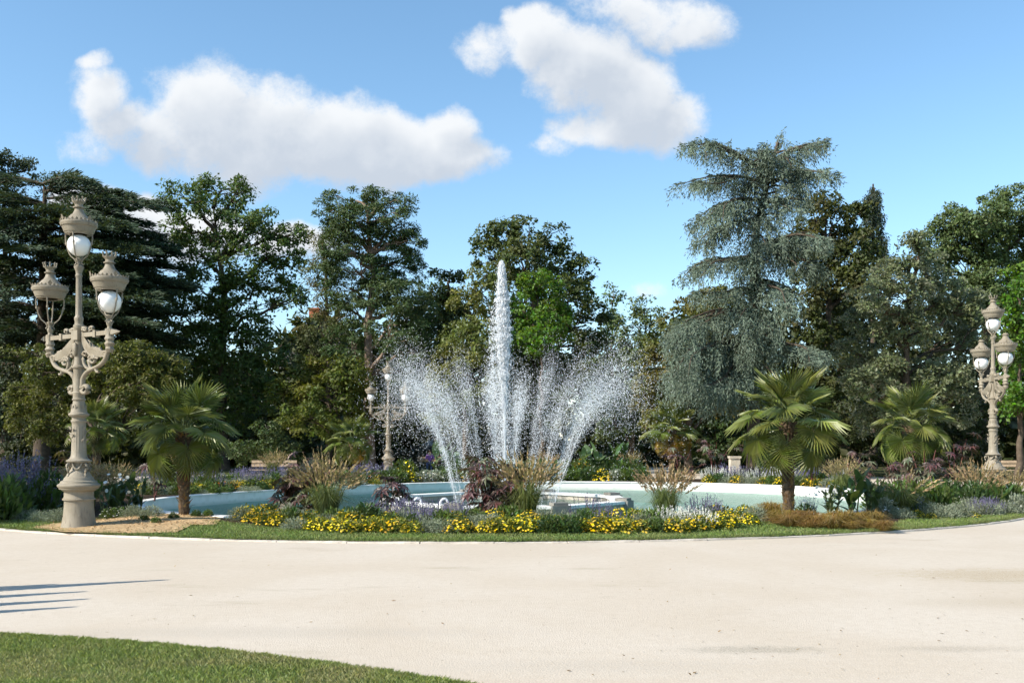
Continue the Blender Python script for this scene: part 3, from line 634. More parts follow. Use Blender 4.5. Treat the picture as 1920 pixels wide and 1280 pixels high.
    m['curl'] = scroll(np.vstack([spiral((.165, 3.78), .055, .8, 0, -1, 12)[::-1], bez([(.10, 3.80), (.10, 3.68), (.12, 3.52), (.20, 3.36), (.34, 3.25), (.50, 3.20)], 22)]), spiral((.33, 3.76), .055, .9, -2.2, -1, 14), spiral((.66, 3.26), .07, 1.1, .3, 1, 14), bez([(.43, 3.03), (.44, 2.98), (.48, 2.95), (.51, 2.97)], 8), r=.027)
    wing = [(.10, 3.60), (.14, 3.43), (.22, 3.31), (.33, 3.22), (.46, 3.16), (.58, 3.14), (.68, 3.19), (.66, 3.27), (.58, 3.28), (.545, 3.36), (.50, 3.30), (.46, 3.39), (.42, 3.33), (.37, 3.44), (.34, 3.38), (.29, 3.50), (.26, 3.43), (.20, 3.56), (.17, 3.52), (.13, 3.66)]
    w = np.array(wing); w = np.c_[w[:, 0], 3.40 + (w[:, 1] - 3.36) * .82]; n = len(w); cen = w.mean(0); a = Acc()
    V = np.concatenate([np.c_[w[:, 0], np.full(n, -.02), w[:, 1]], np.c_[w[:, 0], np.full(n, .02), w[:, 1]], [(cen[0], -.055, cen[1]), (cen[0], .055, cen[1])]])
    k = np.arange(n); k2 = (k + 1) % n
    a.add(V, np.stack([k, k2, np.full(n, 2 * n)], -1)); a.F.append((np.stack([k2 + n, k + n, np.full(n, 2 * n + 1)], -1), 0)); a.F.append((np.stack([k, k + n, k2 + n, k2], -1), 0))
    m['wing'] = a.mesh('wing', st)
    post = [(0, 3.3), (.05, 3.3), (.075, 3.36), (.05, 3.40), (.085, 3.45), (.06, 3.50), (.08, 3.54), (.06, 3.60), (.065, 3.72), (.03, 3.74), (0, 3.74)]
    V, Fq = lathe(post, 12); V = V + np.array([.76, 0, 0]) + rs.normal(0, .006, V.shape); m['post'] = Acc().add(V, Fq).mesh('post', st, True)
    V, Fq = lathe([(.0, -.14), (.05, -.10), (.06, 0), (.05, .1), (0, .13)], 10); V = V * np.array([1, .6, 1]) + np.array([0, -.085, 3.4]); a = Acc().add(V, Fq); V2 = V.copy(); V2[:, 1] *= -1; a.add(V2, Fq[:, ::-1]); m['cartouche'] = a.mesh('cartouche', st, True)
    # lantern about the centre of its globe
    hood = [(.16, .20), (.235, .195), (.262, .205), (.27, .225), (.285, .235), (.298, .27), (.318, .318), (.322, .33), (.345, .345), (.352, .365), (.362, .385), (.362, .405), (.345, .43), (.30, .45), (.235, .475), (.20, .51), (.165, .55), (.125, .58), (.10, .62), (.085, .66), (.078, .685), (.11, .695), (.112, .712), (.08, .725), (.078, .755), (0, .756)]
    m['hood'] = Acc().add(*lathe(hood, 32)).mesh('lantern_hood', st, True)
    a = Acc()
    for q in range(28):
        an = q * 2 * math.pi / 28; big = q % 7 == 0; c = np.array([[.345 * math.cos(an), .345 * math.sin(an), .41]]); o_ = np.array([[math.cos(an), math.sin(an), 0]])
        for s_ in (-1, 1): a.add(*leaves(c + o_ * .004 * s_, o_ * .35 + [[0, 0, 1.]], o_ * s_, .12 if big else .065, .09 if big else .055, .5, .12))
    m['cresting'] = a.mesh('cresting', st)
    a = Acc().add(*lathe([(.078, .757), (.09, .78), (.115, .805), (.12, .82), (.105, .82), (.08, .79), (.06, .77)], 16))
    for q in range(8):
        an = q * math.pi / 4; c, s_ = math.cos(an), math.sin(an); a.add(*tube([(.11 * c, .11 * s_, .81), (.125 * c, .125 * s_, .85), (.13 * c, .13 * s_, .87)], [.022, .012, .012], 6))
        V, Fq = lathe([(0, -.02), (.018, -.01), (.018, .01), (0, .02)], 8); a.add(V + np.array([.13 * c, .13 * s_, .885]), Fq)
    m['crown'] = a.mesh('crown', st, True)
    t_ = np.linspace(-math.pi / 2, math.pi / 2, 17); m['globe'] = Acc().add(*lathe(np.c_[.218 * np.cos(t_), .218 * np.sin(t_)], 28)).mesh('globe', M['globe'], True)
    a = Acc().add(*lathe([(0, -.56), (.045, -.56), (.062, -.52), (.045, -.48), (.038, -.45), (.058, -.41), (.06, -.38), (.034, -.35), (.034, -.31), (.06, -.275), (.07, -.255), (.05, -.24), (0, -.235)], 14))
    for q in range(4):
        an = q * math.pi / 2 + .6; c, s_ = math.cos(an), math.sin(an); cur = bez([(.27, .20), (.265, .06), (.245, .0), (.225, -.08), (.17, -.19), (.09, -.26), (.05, -.33), (.09, -.37)], 18)
        a.add(*tube(np.c_[cur[:, 0] * c, cur[:, 0] * s_, cur[:, 2]], .013, 6)); V, Fq = lathe([(0, -.03), (.022, -.02), (.022, .02), (0, .03)], 8); a.add(V + np.array([.258 * c, .258 * s_, .03]), Fq)
    m['holder'] = a.mesh('globe_holder', st, True)
    return m
LM = lamp_meshes()
for q_ in ('pedestal', 'shaft', 'hood', 'post', 'holder', 'crown'): LM[q_].set_sharp_from_angle(angle=math.radians(28))
def street_lamp(loc, rz, label, globes=(1, 1, 1), crowns=(1, 1, 1)):
    r = empty('street_lamp', loc, rz, label, 'street lamp', 'ornate three-globe street lamps')
    pd = obj('pedestal', LM['pedestal'], r); obj('garland', LM['garland'], pd)
    for k in range(4): h = obj('handle', LM['handle'], pd); h.rotation_euler = (0, 0, k * math.pi / 2)
    s_ = obj('shaft', LM['shaft'], r); tag(obj('relief', LM['relief'], s_), kind='stuff'); obj('cartouche', LM['cartouche'], s_)
    for k in range(2):
        am = obj('arm', LM['arm'], r); am.rotation_euler = (0, 0, k * math.pi); am.scale = (1.25, 1, 1)
        for nm in ('bracket', 'volute', 'curl', 'wing', 'post'): obj({'curl': 'scroll'}.get(nm, nm), LM[nm], am)
    for k, (x, z) in enumerate(((0, 5.35), (.95, 4.22), (-.95, 4.22))):
        hd = obj('lantern_hood', LM['hood'], r); hd.location = (x, 0, z); hd.rotation_euler = (0, 0, k * 1.3); hd.scale = (.92, .92, 1.)
        obj('cresting', LM['cresting'], hd)
        if crowns[k]: obj('crown', LM['crown'], hd)
        gh = obj('globe_holder', LM['holder'], r); gh.location = (x, 0, z); gh.rotation_euler = (0, 0, k * .9); gh.scale = (.93, .93, 1.)
        if globes[k]: g = obj('globe', LM['globe'], r); g.location = (x, 0, z); g.scale = (.95,) * 3
    return r
street_lamp((xat(148, 18.67), 18.67, .0), math.radians(-34), 'large ornate stone-coloured street lamp in front with one globe missing', (1, 1, 0))
street_lamp((xat(1862, 31.), 31., .0), math.radians(-95), 'ornate stone-coloured street lamp behind the planting at right edge', (1, 1, 1), (1, 0, 0))
street_lamp((xat(728, 55.), 55., .0), math.radians(4), 'small distant ornate street lamp left of the fountain spray')

# ------------------------------------------------------------------ trees
def add_limb(acc, p0, p1, r0, r1, wob=.04, n=7, sides=6):
    p0 = np.array(p0, float); p1 = np.array(p1, float); t_ = np.linspace(0, 1, n)[:, None]; ln = np.linalg.norm(p1 - p0)
    P_ = p0 + (p1 - p0) * t_ + rs.normal(0, wob * ln, (n, 3)) * np.sin(t_ * math.pi)
    P_[:, 2] += ln * .06 * np.sin(t_[:, 0] * math.pi)
    acc.add(*tube(P_, np.linspace(r0, r1, n), sides)); return P_
def lobes_world(lobes, d, deep=1.):
    out = []
    for l in lobes:
        x, y, rx, ry = l[:4]; dd_ = d + (l[4] if len(l) > 4 else rs.normal(0, 1.0)); c = np.array(at(x, y, dd_)); k = dd_ / F
        out.append((c, np.array([rx * k, .8 * deep * (rx + ry) / 2 * k * 1.1, ry * k])))
    return out
def crown_mesh(acc, lw, leaf, puff, dens=1., flat=.75, upw=.45, shell=.5, droop=0., wid=.55):
    """leaf clumps through the volume of every lobe; leaves sit on the clumps and face outwards and up"""
    cs = []
    for c, r in lw:
        area = math.pi * r[0] * r[2]
        npf = max(5, int(1.25 * area / puff ** 2)); u_ = rnd_unit(npf)
        u_[:, 1] = np.where((u_[:, 1] > .25) & (rs.random(npf) < .55), -u_[:, 1], u_[:, 1])
        rr_ = shell + (1.06 - shell) * rs.random(npf) ** .6
        pc_ = c + u_ * r * rr_[:, None]; pr = puff * rs.uniform(.55, 1.25, npf); cs.append(pc_)
        nl = max(8, int(dens * 10.5 * (puff / leaf) ** 2)); nt = npf * nl
        q = rnd_unit(nt); pi_ = np.repeat(np.arange(npf), nl)
        q[:, 2] = np.where((q[:, 2] < -.2) & (rs.random(nt) < .5), -q[:, 2], q[:, 2])
        rad_ = pr[pi_] * (.35 + .7 * rs.random(nt) ** .7)
        Cn = pc_[pi_] + q * rad_[:, None] * np.array([1, 1, flat])
        outw = unit((Cn - c) / np.maximum(r, .01))
        N_ = unit(q * .6 + outw * .5 + np.array([0, 0, upw]) + rs.normal(0, .45, (nt, 3)))
        D_ = unit(np.cross(N_, rnd_unit(nt)) + outw * .4 + np.array([0, 0, -droop]))
        l_ = leaf * (.6 + 1.05 * rs.random(nt) ** 1.3)
        acc.add(*leaves(Cn, D_, N_, l_, l_ * wid, .45, .1))
    return cs
def tree(name, label, m, lobes, d, trunk, leaf=.2, puff=.6, dens=1., bark='bark', limbs=True, group=None, tr=.28, **kw):
    """trunk: list of photo pixels from the ground up"""
    base = np.array([xat(trunk[0][0], d), d, 0.])
    root = empty(name, base, 0, label, 'tree', group)
    lw = lobes_world(lobes, d); lw = [(c - base, r) for c, r in lw]
    a = Acc(); cs = crown_mesh(a, lw, leaf, puff, dens, **kw)
    tp = [np.array([0, 0, -.1])] + [np.array(at(x, y, d)) - base for x, y in trunk[1:]]
    b = Acc(); tpn = np.array(tp); t_ = np.linspace(0, len(tp) - 1, 14); tpi = np.stack([np.interp(t_, np.arange(len(tp)), tpn[:, q]) for q in range(3)], -1); tpi[1:-1] += rs.normal(0, .05, (12, 3))
    b.add(*tube(tpi, np.linspace(tr, tr * .12, 14) * np.r_[1.35, 1.1, np.ones(12)], 9))
    if limbs:
        for (c, r), pcs in zip(lw, cs):
            zt = np.clip(c[2] - .8 * r[2] - .25 * np.hypot(c[0], c[1]), tpi[3, 2], tpi[-1, 2]); k = int(np.argmin(abs(tpi[:, 2] - zt)))
            pl_ = add_limb(b, tpi[k], c, tr * .42, tr * .12)
            for p in pcs[rs.permutation(len(pcs))[:min(7, len(pcs))]]: add_limb(b, pl_[4], p, tr * .12, .015, .05, 5, 4)
    b.build('trunk', M[bark], root, True); a.build('crown', m, root)
    return root

tree('oak_tree', 'tall open-crowned green oak with visible limbs, between cedar and pine', L['oak'],
     [(415, 355, 48, 24), (452, 372, 26, 34), (345, 372, 38, 30), (335, 420, 34, 34), (400, 420, 44, 46), (455, 430, 46, 40), (500, 430, 36, 34), (550, 440, 32, 26), (535, 480, 34, 34), (375, 480, 52, 40), (455, 500, 62, 44), (515, 540, 46, 22), (545, 560, 30, 24), (385, 550, 70, 40), (450, 580, 70, 46),
      (350, 600, 70, 50), (420, 650, 84, 54), (490, 650, 46, 48), (350, 690, 66, 60), (440, 730, 80, 60), (420, 800, 60, 44)], 64., [(418, 880), (416, 700), (420, 560), (412, 470), (400, 390)], .20, .62, .85, tr=.36)
tree('stone_pine', 'tall dark pine with flat layered crown and bare pinkish trunk', L['pine'],
     [(668, 376, 74, 22), (722, 382, 55, 23), (640, 400, 44, 23), (690, 408, 69, 26), (640, 428, 38, 20), (728, 436, 48, 23), (680, 442, 69, 26), (762, 452, 38, 19), (640, 466, 52, 23), (700, 474, 74, 26), (752, 488, 42, 26), (665, 504, 65, 29), (735, 516, 57, 32), (655, 540, 48, 32), (752, 556, 52, 41), (708, 560, 46, 38), (775, 590, 42, 49), (662, 585, 38, 32),
      (745, 620, 52, 44), (780, 650, 38, 49), (720, 665, 48, 35), (650, 650, 44, 44), (745, 700, 52, 44)], 58., [(692, 880), (690, 720), (690, 600), (700, 520), (690, 420), (690, 385)], 0.17, .50, 1.3, bark='bark_pale', tr=.34, flat=.6, upw=.7, wid=.34)
tree('cypress_tree', 'thin feathery cypress with several stems, left of the tall pine', L['cypress'],
     [(602, 440, 16, 22), (612, 480, 26, 28), (596, 510, 24, 30), (630, 520, 26, 34), (606, 560, 28, 34), (590, 610, 34, 34), (640, 590, 22, 30), (618, 650, 44, 34), (580, 660, 30, 30)], 61., [(618, 880), (616, 700), (614, 600), (608, 480), (604, 430)], .15, .40, .75, tr=.2, droop=.5, wid=.35)
tree('maple_tree', 'low maple with yellowing leaves under the pine', L['maple_y'],
     [(600, 688, 52, 26), (655, 700, 44, 30), (560, 735, 50, 30), (625, 742, 60, 34), (685, 755, 36, 34), (575, 790, 56, 30), (645, 800, 60, 34), (540, 770, 34, 34)], 57., [(640, 880), (640, 800), (625, 720)], .17, .5, 1., tr=.14)
tree('holm_oak', 'small dark green tree right of the pine, behind the spray', L['dark_green'],
     [(845, 515, 32, 18), (825, 545, 30, 26), (860, 555, 30, 28), (800, 590, 46, 40), (850, 610, 44, 40), (800, 660, 50, 50), (770, 740, 60, 60), (840, 700, 44, 50)], 64., [(820, 880), (820, 700), (840, 540)], .2, .6, 1., tr=.25)
tree('hornbeam_tree', 'olive and yellowish tree just left of the tall jet', L['olive'],
     [(905, 545, 26, 40), (880, 585, 34, 40), (900, 640, 40, 44), (862, 640, 38, 44), (840, 690, 36, 50), (885, 710, 46, 50), (820, 750, 34, 44), (850, 785, 40, 36)], 55., [(872, 880), (872, 760), (888, 580)], .17, .5, 1., tr=.2)
tree('chestnut_tree', 'large broad dark green tree behind the tall jet', L['chestnut'],
     [(912, 445, 24, 24), (955, 440, 40, 26), (992, 448, 36, 32), (1038, 452, 24, 30), (930, 490, 44, 40), (985, 500, 56, 46), (1045, 500, 44, 40), (1085, 515, 28, 30), (960, 560, 60, 50), (1070, 560, 44, 44), (1100, 610, 44, 50), (1060, 640, 60, 60), (960, 640, 70, 60), (1110, 690, 44, 50), (1000, 720, 70, 60), (1080, 740, 60, 50)],
     64., [(1010, 880), (1010, 720), (1000, 560), (985, 460)], .22, .62, 1., tr=.4)
tree('bright_maple', 'vivid light green maple right of the tall jet', L['bright'],
     [(1000, 525, 30, 24), (1022, 555, 34, 28), (985, 575, 32, 32), (1030, 600, 38, 30), (985, 625, 32, 28), (1048, 630, 26, 22), (1015, 642, 36, 22)], 55., [(1015, 880), (1015, 760), (1010, 580)], .19, .5, 1., tr=.16)
tree('poplar_tree', 'loose light green tree with sky gaps right of the broad dark tree', L['light'],
     [(1150, 552, 18, 16), (1140, 590, 24, 30), (1162, 610, 16, 28), (1140, 650, 26, 36), (1155, 700, 24, 36)], 72., [(1148, 880), (1148, 700), (1148, 570)], .2, .5, .7, tr=.18)
tree('ash_tree', 'pale yellow-green small tree standing by the open sky', L['light'],
     [(1205, 580, 26, 18), (1225, 605, 24, 22), (1196, 620, 24, 24), (1225, 650, 28, 28)], 74., [(1212, 880), (1212, 700), (1210, 600)], .2, .5, .8, tr=.18)
tree('laurel_tree', 'rounded grey-green small tree at the right edge of the spray', L['grey_green'],
     [(1185, 645, 36, 30), (1165, 690, 34, 34), (1205, 700, 38, 40), (1180, 750, 44, 44), (1150, 790, 40, 40)], 57., [(1185, 880), (1185, 780), (1185, 680)], .15, .45, 1.1, tr=.18)
tree('linden_tree', 'yellowish olive tree left of the blue cedar', L['yolive'],
     [(1305, 575, 40, 26), (1345, 570, 36, 30), (1275, 615, 38, 32), (1320, 620, 44, 40), (1245, 655, 36, 34), (1290, 680, 44, 44), (1225, 710, 36, 44), (1350, 670, 44, 50), (1255, 760, 44, 44), (1320, 750, 50, 50), (1215, 770, 34, 40), (1380, 740, 40, 50)], 53., [(1290, 880), (1290, 760), (1300, 620)], .17, .5, 1.05, tr=.24)
tree('beech_tree', 'tall dark brownish-green tree right of the blue cedar', L['deep'],
     [(1545, 378, 24, 26), (1520, 410, 26, 30), (1565, 420, 34, 36), (1605, 415, 34, 34), (1540, 460, 44, 40), (1600, 470, 50, 44), (1500, 460, 28, 44), (1545, 530, 56, 46), (1615, 530, 50, 44), (1510, 560, 44, 50), (1570, 600, 60, 56), (1510, 650, 50, 60), (1560, 700, 60, 60), (1490, 720, 50, 50), (1560, 780, 60, 44)],
     57., [(1550, 880), (1550, 720), (1555, 560), (1548, 420)], .2, .58, 1., tr=.34)
tree('silver_linden', 'grey-green tree with silvery leaves behind the rightmost palm', L['linden'],
     [(1722, 450, 22, 24), (1700, 490, 36, 30), (1740, 510, 36, 36), (1665, 520, 36, 30), (1640, 560, 40, 26), (1700, 560, 52, 36), (1770, 560, 40, 36), (1810, 580, 36, 34), (1620, 610, 44, 30), (1690, 620, 60, 36), (1770, 640, 56, 40), (1822, 640, 30, 40), (1600, 665, 46, 30), (1670, 690, 66, 36), (1760, 710, 60, 40), (1620, 730, 56, 34), (1700, 760, 60, 36), (1790, 760, 44, 40), (1640, 790, 44, 30)],
     46., [(1700, 885), (1700, 740), (1702, 640), (1710, 540)], .14, .40, 1.15, tr=.26)
tree('hackberry_tree', 'big rounded grey-green tree in the top right corner', L['grey_green'],
     [(1895, 395, 60, 42), (1840, 410, 50, 38), (1790, 425, 50, 36), (1760, 460, 44, 40), (1830, 460, 66, 46), (1900, 465, 66, 50), (1790, 505, 60, 46), (1870, 530, 70, 50), (1930, 520, 60, 60), (1820, 570, 60, 50), (1960, 430, 60, 60)], 63., [(1850, 880), (1850, 720), (1850, 560), (1850, 440)], .17, .52, 1.05, tr=.4)
tree('young_maple', 'vivid green maple behind the right-hand street lamp', L['bright'],
     [(1912, 520, 24, 26), (1902, 555, 24, 28), (1925, 570, 34, 34), (1905, 610, 28, 34), (1930, 640, 40, 40), (1898, 665, 24, 34), (1912, 715, 30, 40), (1905, 770, 30, 30), (1935, 740, 40, 40)], 44., [(1912, 885), (1912, 780), (1910, 600)], .17, .45, 1., tr=.18)
tree('shade_tree', 'dark leafy tree rising behind the left cedar in the top left corner', L['albizia'],
     [(20, 300, 32, 16), (55, 318, 26, 16), (0, 330, 40, 22), (-30, 300, 40, 30), (-20, 380, 60, 50), (20, 460, 60, 70), (0, 570, 70, 80), (30, 680, 60, 60), (-60, 480, 60, 90), (0, 760, 60, 60), (60, 780, 50, 50), (110, 640, 50, 50), (50, 840, 60, 40), (120, 820, 50, 44), (60, 410, 50, 40), (120, 470, 60, 50), (150, 550, 66, 56), (215, 600, 60, 50), (230, 520, 50, 44)], 66., [(10, 880), (10, 600), (10, 400), (15, 310)], .17, .5, .8, tr=.3)
tree('box_elder', 'broad yellowish-green bushy tree behind the front left street lamp', L['shrub_yg'],
     [(255, 672, 70, 26), (310, 690, 36, 28), (205, 700, 56, 34), (270, 720, 70, 40), (100, 690, 44, 30), (60, 735, 44, 34), (125, 745, 56, 40), (190, 760, 60, 40), (50, 655, 36, 12), (250, 780, 70, 44), (110, 800, 50, 34), (320, 770, 40, 50), (55, 790, 36, 34)], 38., [(180, 900), (180, 800), (190, 720)], .11, .32, 1.1, tr=.14)
tree('bay_bush_tree', 'small dark bushy tree under the oak', L['dark_green'], [(500, 815, 30, 26), (480, 845, 30, 22), (530, 850, 40, 24), (450, 850, 30, 20)], 50., [(500, 882), (500, 850), (500, 820)], .13, .36, 1., tr=.08)
tree('yew_tree', 'dark rounded tree in shade under the silver-leaved tree', L['deep'], [(1600, 800, 50, 44), (1660, 830, 50, 34), (1540, 820, 46, 40), (1760, 820, 60, 44), (1830, 790, 50, 54), (1820, 840, 50, 30)], 52., [(1680, 882), (1680, 850), (1670, 820)], .15, .45, 1.1, tr=.14)
tree('hazel_bush_tree', 'low green bushy tree behind the park bench', L['shrub_yg'], [(1440, 845, 40, 20), (1395, 850, 26, 16), (1470, 835, 24, 20)], 62., [(1440, 872), (1440, 855), (1440, 840)], .13, .36, 1.1, tr=.07)
tree('privet_bush_tree', 'dense dark green bushy tree between far palm and blue cedar', L['dark_green'], [(1340, 815, 40, 40), (1380, 800, 40, 44), (1310, 845, 36, 24), (1370, 845, 40, 24)], 55., [(1350, 882), (1350, 850), (1350, 810)], .14, .4, 1.1, tr=.1)

# conifers with tiers
def conifer_tree(name, label, d, trunk, branches, m, bark, tr, tuft, hang, nper, spread, flatn, barkwid=.08):
    """branches: lists of photo pixels from trunk to tip, with a depth offset at the tip; foliage sits along them"""
    base = np.array([xat(trunk[0][0], d), d, 0.]); root = empty(name, base, 0, label, 'tree')
    b = Acc(); tp = np.array([np.array([0, 0, -.1])] + [np.array(at(x, y, d)) - base for x, y in trunk[1:]])
    t_ = np.linspace(0, len(tp) - 1, 16); tpi = np.stack([np.interp(t_, np.arange(len(tp)), tp[:, q]) for q in range(3)], -1)
    b.add(*tube(tpi, np.linspace(tr, tr * .22, 16) * np.r_[1.3, 1.1, np.ones(14)], 9))
    a = Acc()
    for br, dz, hg, dn in branches:
        n = len(br); pts = np.array([np.array(at(x, y, d + dz * (q / (n - 1)))) - base for q, (x, y) in enumerate(br)])
        tt_ = np.linspace(0, n - 1, 14); pc_ = np.stack([np.interp(tt_, np.arange(n), pts[:, q]) for q in range(3)], -1)
        pc_[1:-1] = (pc_[:-2] + 2 * pc_[1:-1] + pc_[2:]) / 4
        b.add(*tube(pc_, np.linspace(barkwid, .012, 14), 5))
        seg = np.linalg.norm(np.diff(pc_, axis=0), axis=1).sum(); dirv = unit(pc_[-1] - pc_[0]); sidev = unit(np.cross(dirv, [0, 0, 1.]))
        ns = int(nper * seg * dn) + 4
        if hang:
            nsub = max(5, int(seg * 4.2)); su = rs.random(nsub) ** .8; sgn = rs.choice([-1., 1.], nsub); sl = spread * rs.uniform(.35, 1.5, nsub) * (1.15 - .55 * su); dw = rs.uniform(.05, .45, nsub); fw = rs.uniform(.25, .9, nsub)
            pk = rs.integers(0, nsub, ns); v_ = rs.random(ns) ** .8; u_ = su[pk]
            base_ = np.stack([np.interp(u_ * 13, np.arange(14), pc_[:, q]) for q in range(3)], -1)
            w_ = sgn[pk] * v_ * sl[pk] * .85
            base_ = base_ + sidev * w_[:, None] + dirv * (fw[pk] * v_ * sl[pk])[:, None] + np.c_[np.zeros((ns, 2)), -(dw[pk] * v_ ** 1.6) * sl[pk] + .05 * np.sin(v_ * math.pi) + rs.normal(0, .025, ns)]
        else:
            u_ = rs.random(ns) ** .75; base_ = np.stack([np.interp(u_ * 13, np.arange(14), pc_[:, q]) for q in range(3)], -1)
            w_ = spread * (.35 + .75 * np.sin(np.clip(u_ * 1.05, 0, 1) * math.pi)) * rs.uniform(-1, 1, ns)
            base_ = base_ + sidev * w_[:, None] + dirv * (rs.uniform(0, .5, ns) * spread * .6)[:, None] + np.c_[np.zeros((ns, 2)), rs.normal(0, .07, ns) - .25 * abs(w_) * .4]
        # side twigs, then hanging or flat sprays of short needles
        ln = hg / F * d * (.15 + 1.0 * rs.random(ns) ** 1.8) * (.5 + .5 * np.sin(np.clip(u_ * .9 + .1, 0, 1) * math.pi))
        kk = np.maximum(3, (ln / (tuft * .62)).astype(int)) if hang else np.full(ns, 4)
        idx = np.repeat(np.arange(ns), kk); off = np.concatenate([np.linspace(0, 1, k) for k in kk])
        m_ = len(idx)
        if hang:
            C_ = base_[idx] + np.c_[rs.normal(0, .05, (m_, 2)), -off * ln[idx]] + dirv * (off * .12 * ln[idx])[:, None]
            D_ = unit(np.c_[rs.normal(0, .55, (m_, 2)), rs.normal(-.75, .35, m_)] + dirv * .35); up_ = off < .12
            D_[up_] = unit(D_[up_] * np.array([1, 1, .2]) + dirv * .8 + np.array([0, 0, .15]))
            N_ = unit(rs.normal(0, .6, (m_, 3)) + np.array([-.3, -.6, .5]))
        else:
            C_ = base_[idx] + rs.normal(0, .12, (m_, 3)) * np.array([1, 1, .35])
            D_ = unit(dirv + sidev * np.sign(w_[idx])[:, None] * rs.uniform(.2, 1.1, m_)[:, None] + rs.normal(0, .25, (m_, 3)) + np.array([0, 0, .12]))
            N_ = unit(np.c_[rs.normal(0, .75, (m_, 2)) + np.array([-.15, -.45]), np.full(m_, .7)])
        l_ = tuft * rs.uniform(.6, 1.3, m_); a.add(*leaves(C_, D_, N_, l_, l_ * flatn, .4, .1))
    b.build('trunk', M[bark], root, True); a.build('crown', m, root); return root
def jit(br, dz, hg, dn, k, jx=14, jy=12, dzr=3.5):
    out = [(br, dz, hg, dn)]
    for _ in range(k):
        s_ = rs.uniform(.75, 1.0); x0, y0 = br[0]
        out.append(([(x0 + (x - x0) * s_ + rs.normal(0, jx) * q / len(br), y + rs.normal(0, jy) * q / len(br)) for q, (x, y) in enumerate(br)], dz + rs.uniform(-dzr, dzr), hg * rs.uniform(.7, 1.1), dn))
    return out
bb = []
for br, dz, hg, k in [([(1455, 285), (1460, 270), (1458, 262)], 0, 22, 0), ([(1448, 330), (1400, 302), (1352, 278), (1310, 269), (1277, 276)], -1.5, 46, 2), ([(1440, 345), (1385, 328), (1330, 330), (1266, 348)], -1., 56, 2), ([(1452, 300), (1490, 280), (1520, 274), (1548, 276)], -1, 46, 2),
                      ([(1445, 345), (1490, 325), (1530, 320), (1566, 328)], -1., 50, 2), ([(1450, 310), (1425, 288), (1400, 282)], -1.5, 40, 1), ([(1430, 375), (1380, 375), (1340, 385), (1304, 412)], -1.5, 54, 2), ([(1420, 410), (1375, 415), (1335, 432), (1303, 458)], 0, 62, 2), ([(1440, 380), (1480, 372), (1510, 372)], -1, 50, 1),
                      ([(1415, 470), (1460, 448), (1510, 440), (1542, 458)], -2.5, 62, 3), ([(1412, 480), (1360, 488), (1310, 492), (1280, 520)], -2, 44, 2), ([(1420, 455), (1470, 470), (1520, 490), (1540, 500)], -2, 60, 1), ([(1412, 525), (1445, 530), (1475, 550), (1486, 585)], -3, 50, 2), ([(1410, 540), (1380, 545), (1345, 552), (1300, 545)], -1, 36, 1),
                      ([(1408, 585), (1350, 586), (1300, 600), (1268, 632)], -2, 92, 3), ([(1408, 635), (1340, 640), (1285, 662), (1250, 712)], -2.5, 104, 3), ([(1412, 655), (1470, 644), (1515, 652), (1552, 676)], -2.5, 30, 2), ([(1405, 640), (1372, 675), (1340, 705), (1320, 730)], -3., 92, 2), ([(1410, 600), (1430, 600), (1450, 620)], -3, 60, 2), ([(1410, 690), (1380, 700), (1350, 715), (1310, 720)], -2, 60, 1)]:
    bb += jit(br, dz, hg * (.66 if br[0][1] < 560 else .85), 1.0, k + 1, 15, 13, 3.)
for y_ in np.linspace(288, 405, 10):
    tx = np.interp(y_, [268, 330, 430], [1458, 1442, 1418])
    for s_ in (-1, 1): bb.append(([(tx, y_), (tx + s_ * rs.uniform(14, 26), y_ - 6), (tx + s_ * rs.uniform(30, 58), y_ + rs.uniform(0, 14))], rs.uniform(-2.8, -.6), rs.uniform(22, 40), 1.1))
for y_ in np.linspace(410, 720, 10):
    tx = np.interp(y_, [268, 330, 430, 560, 900], [1458, 1442, 1418, 1412, 1412])
    for s_ in (-1, 1):
        rw_ = rs.uniform(18, 42) * (.6 + .5 * (y_ - 300) / 420); bb.append(([(tx, y_), (tx + s_ * rw_ * .5, y_ - 4), (tx + s_ * rw_, y_ + 14)], rs.uniform(-3.5, -1.5), rs.uniform(40, 75), 1.))
conifer_tree('blue_cedar', 'tall blue-grey cedar with drooping branches above the large right palm', 47., [(1414, 880), (1412, 700), (1412, 560), (1418, 430), (1442, 330), (1458, 268)], bb, L['blue_cedar'], 'bark', .32, .18, True, 56, 1.0, .24)
cb = []
for x0, y0, x1, y1, dz in [(80, 345, 170, 348, 0), (80, 345, -40, 345, 0), (80, 360, 250, 372, -1), (85, 365, 130, 335, 1), (80, 380, -60, 372, 0), (85, 395, 240, 388, -3), (85, 395, 275, 420, 0), (80, 410, -70, 412, -2), (85, 420, 220, 425, -4), (88, 430, 305, 452, 1), (85, 450, -60, 450, 0), (88, 445, 335, 478, -1), (88, 460, 260, 470, -4),
                           (85, 475, 40, 470, -5), (88, 490, 345, 505, 0), (85, 500, -60, 495, 0), (88, 505, 300, 520, -4), (88, 530, 350, 540, -1), (85, 540, -40, 545, -3), (88, 545, 310, 560, -4), (88, 570, 340, 585, -2), (85, 580, -50, 590, 0), (88, 590, 290, 610, -5), (88, 610, 345, 640, -1), (88, 640, 320, 665, -3), (85, 620, -40, 640, -2), (88, 560, 200, 580, -6), (88, 480, 190, 500, -6), (88, 400, 160, 405, -5)] + [(86, float(y_), float(88 + rs.choice([-1, 1, 1]) * rs.uniform(110, 250)), float(y_ + rs.uniform(0, 30)), float(rs.uniform(-6, 3))) for y_ in np.linspace(372, 690, 26)]:
    br = [(x0, y0), (x0 + (x1 - x0) * .4, y0 + (y1 - y0) * .3 - 12), (x0 + (x1 - x0) * .75, y0 + (y1 - y0) * .7 - 8), (x1, y1)]
    cb += jit(br, dz, 20, 1.15, 2, 16, 10, 4.)
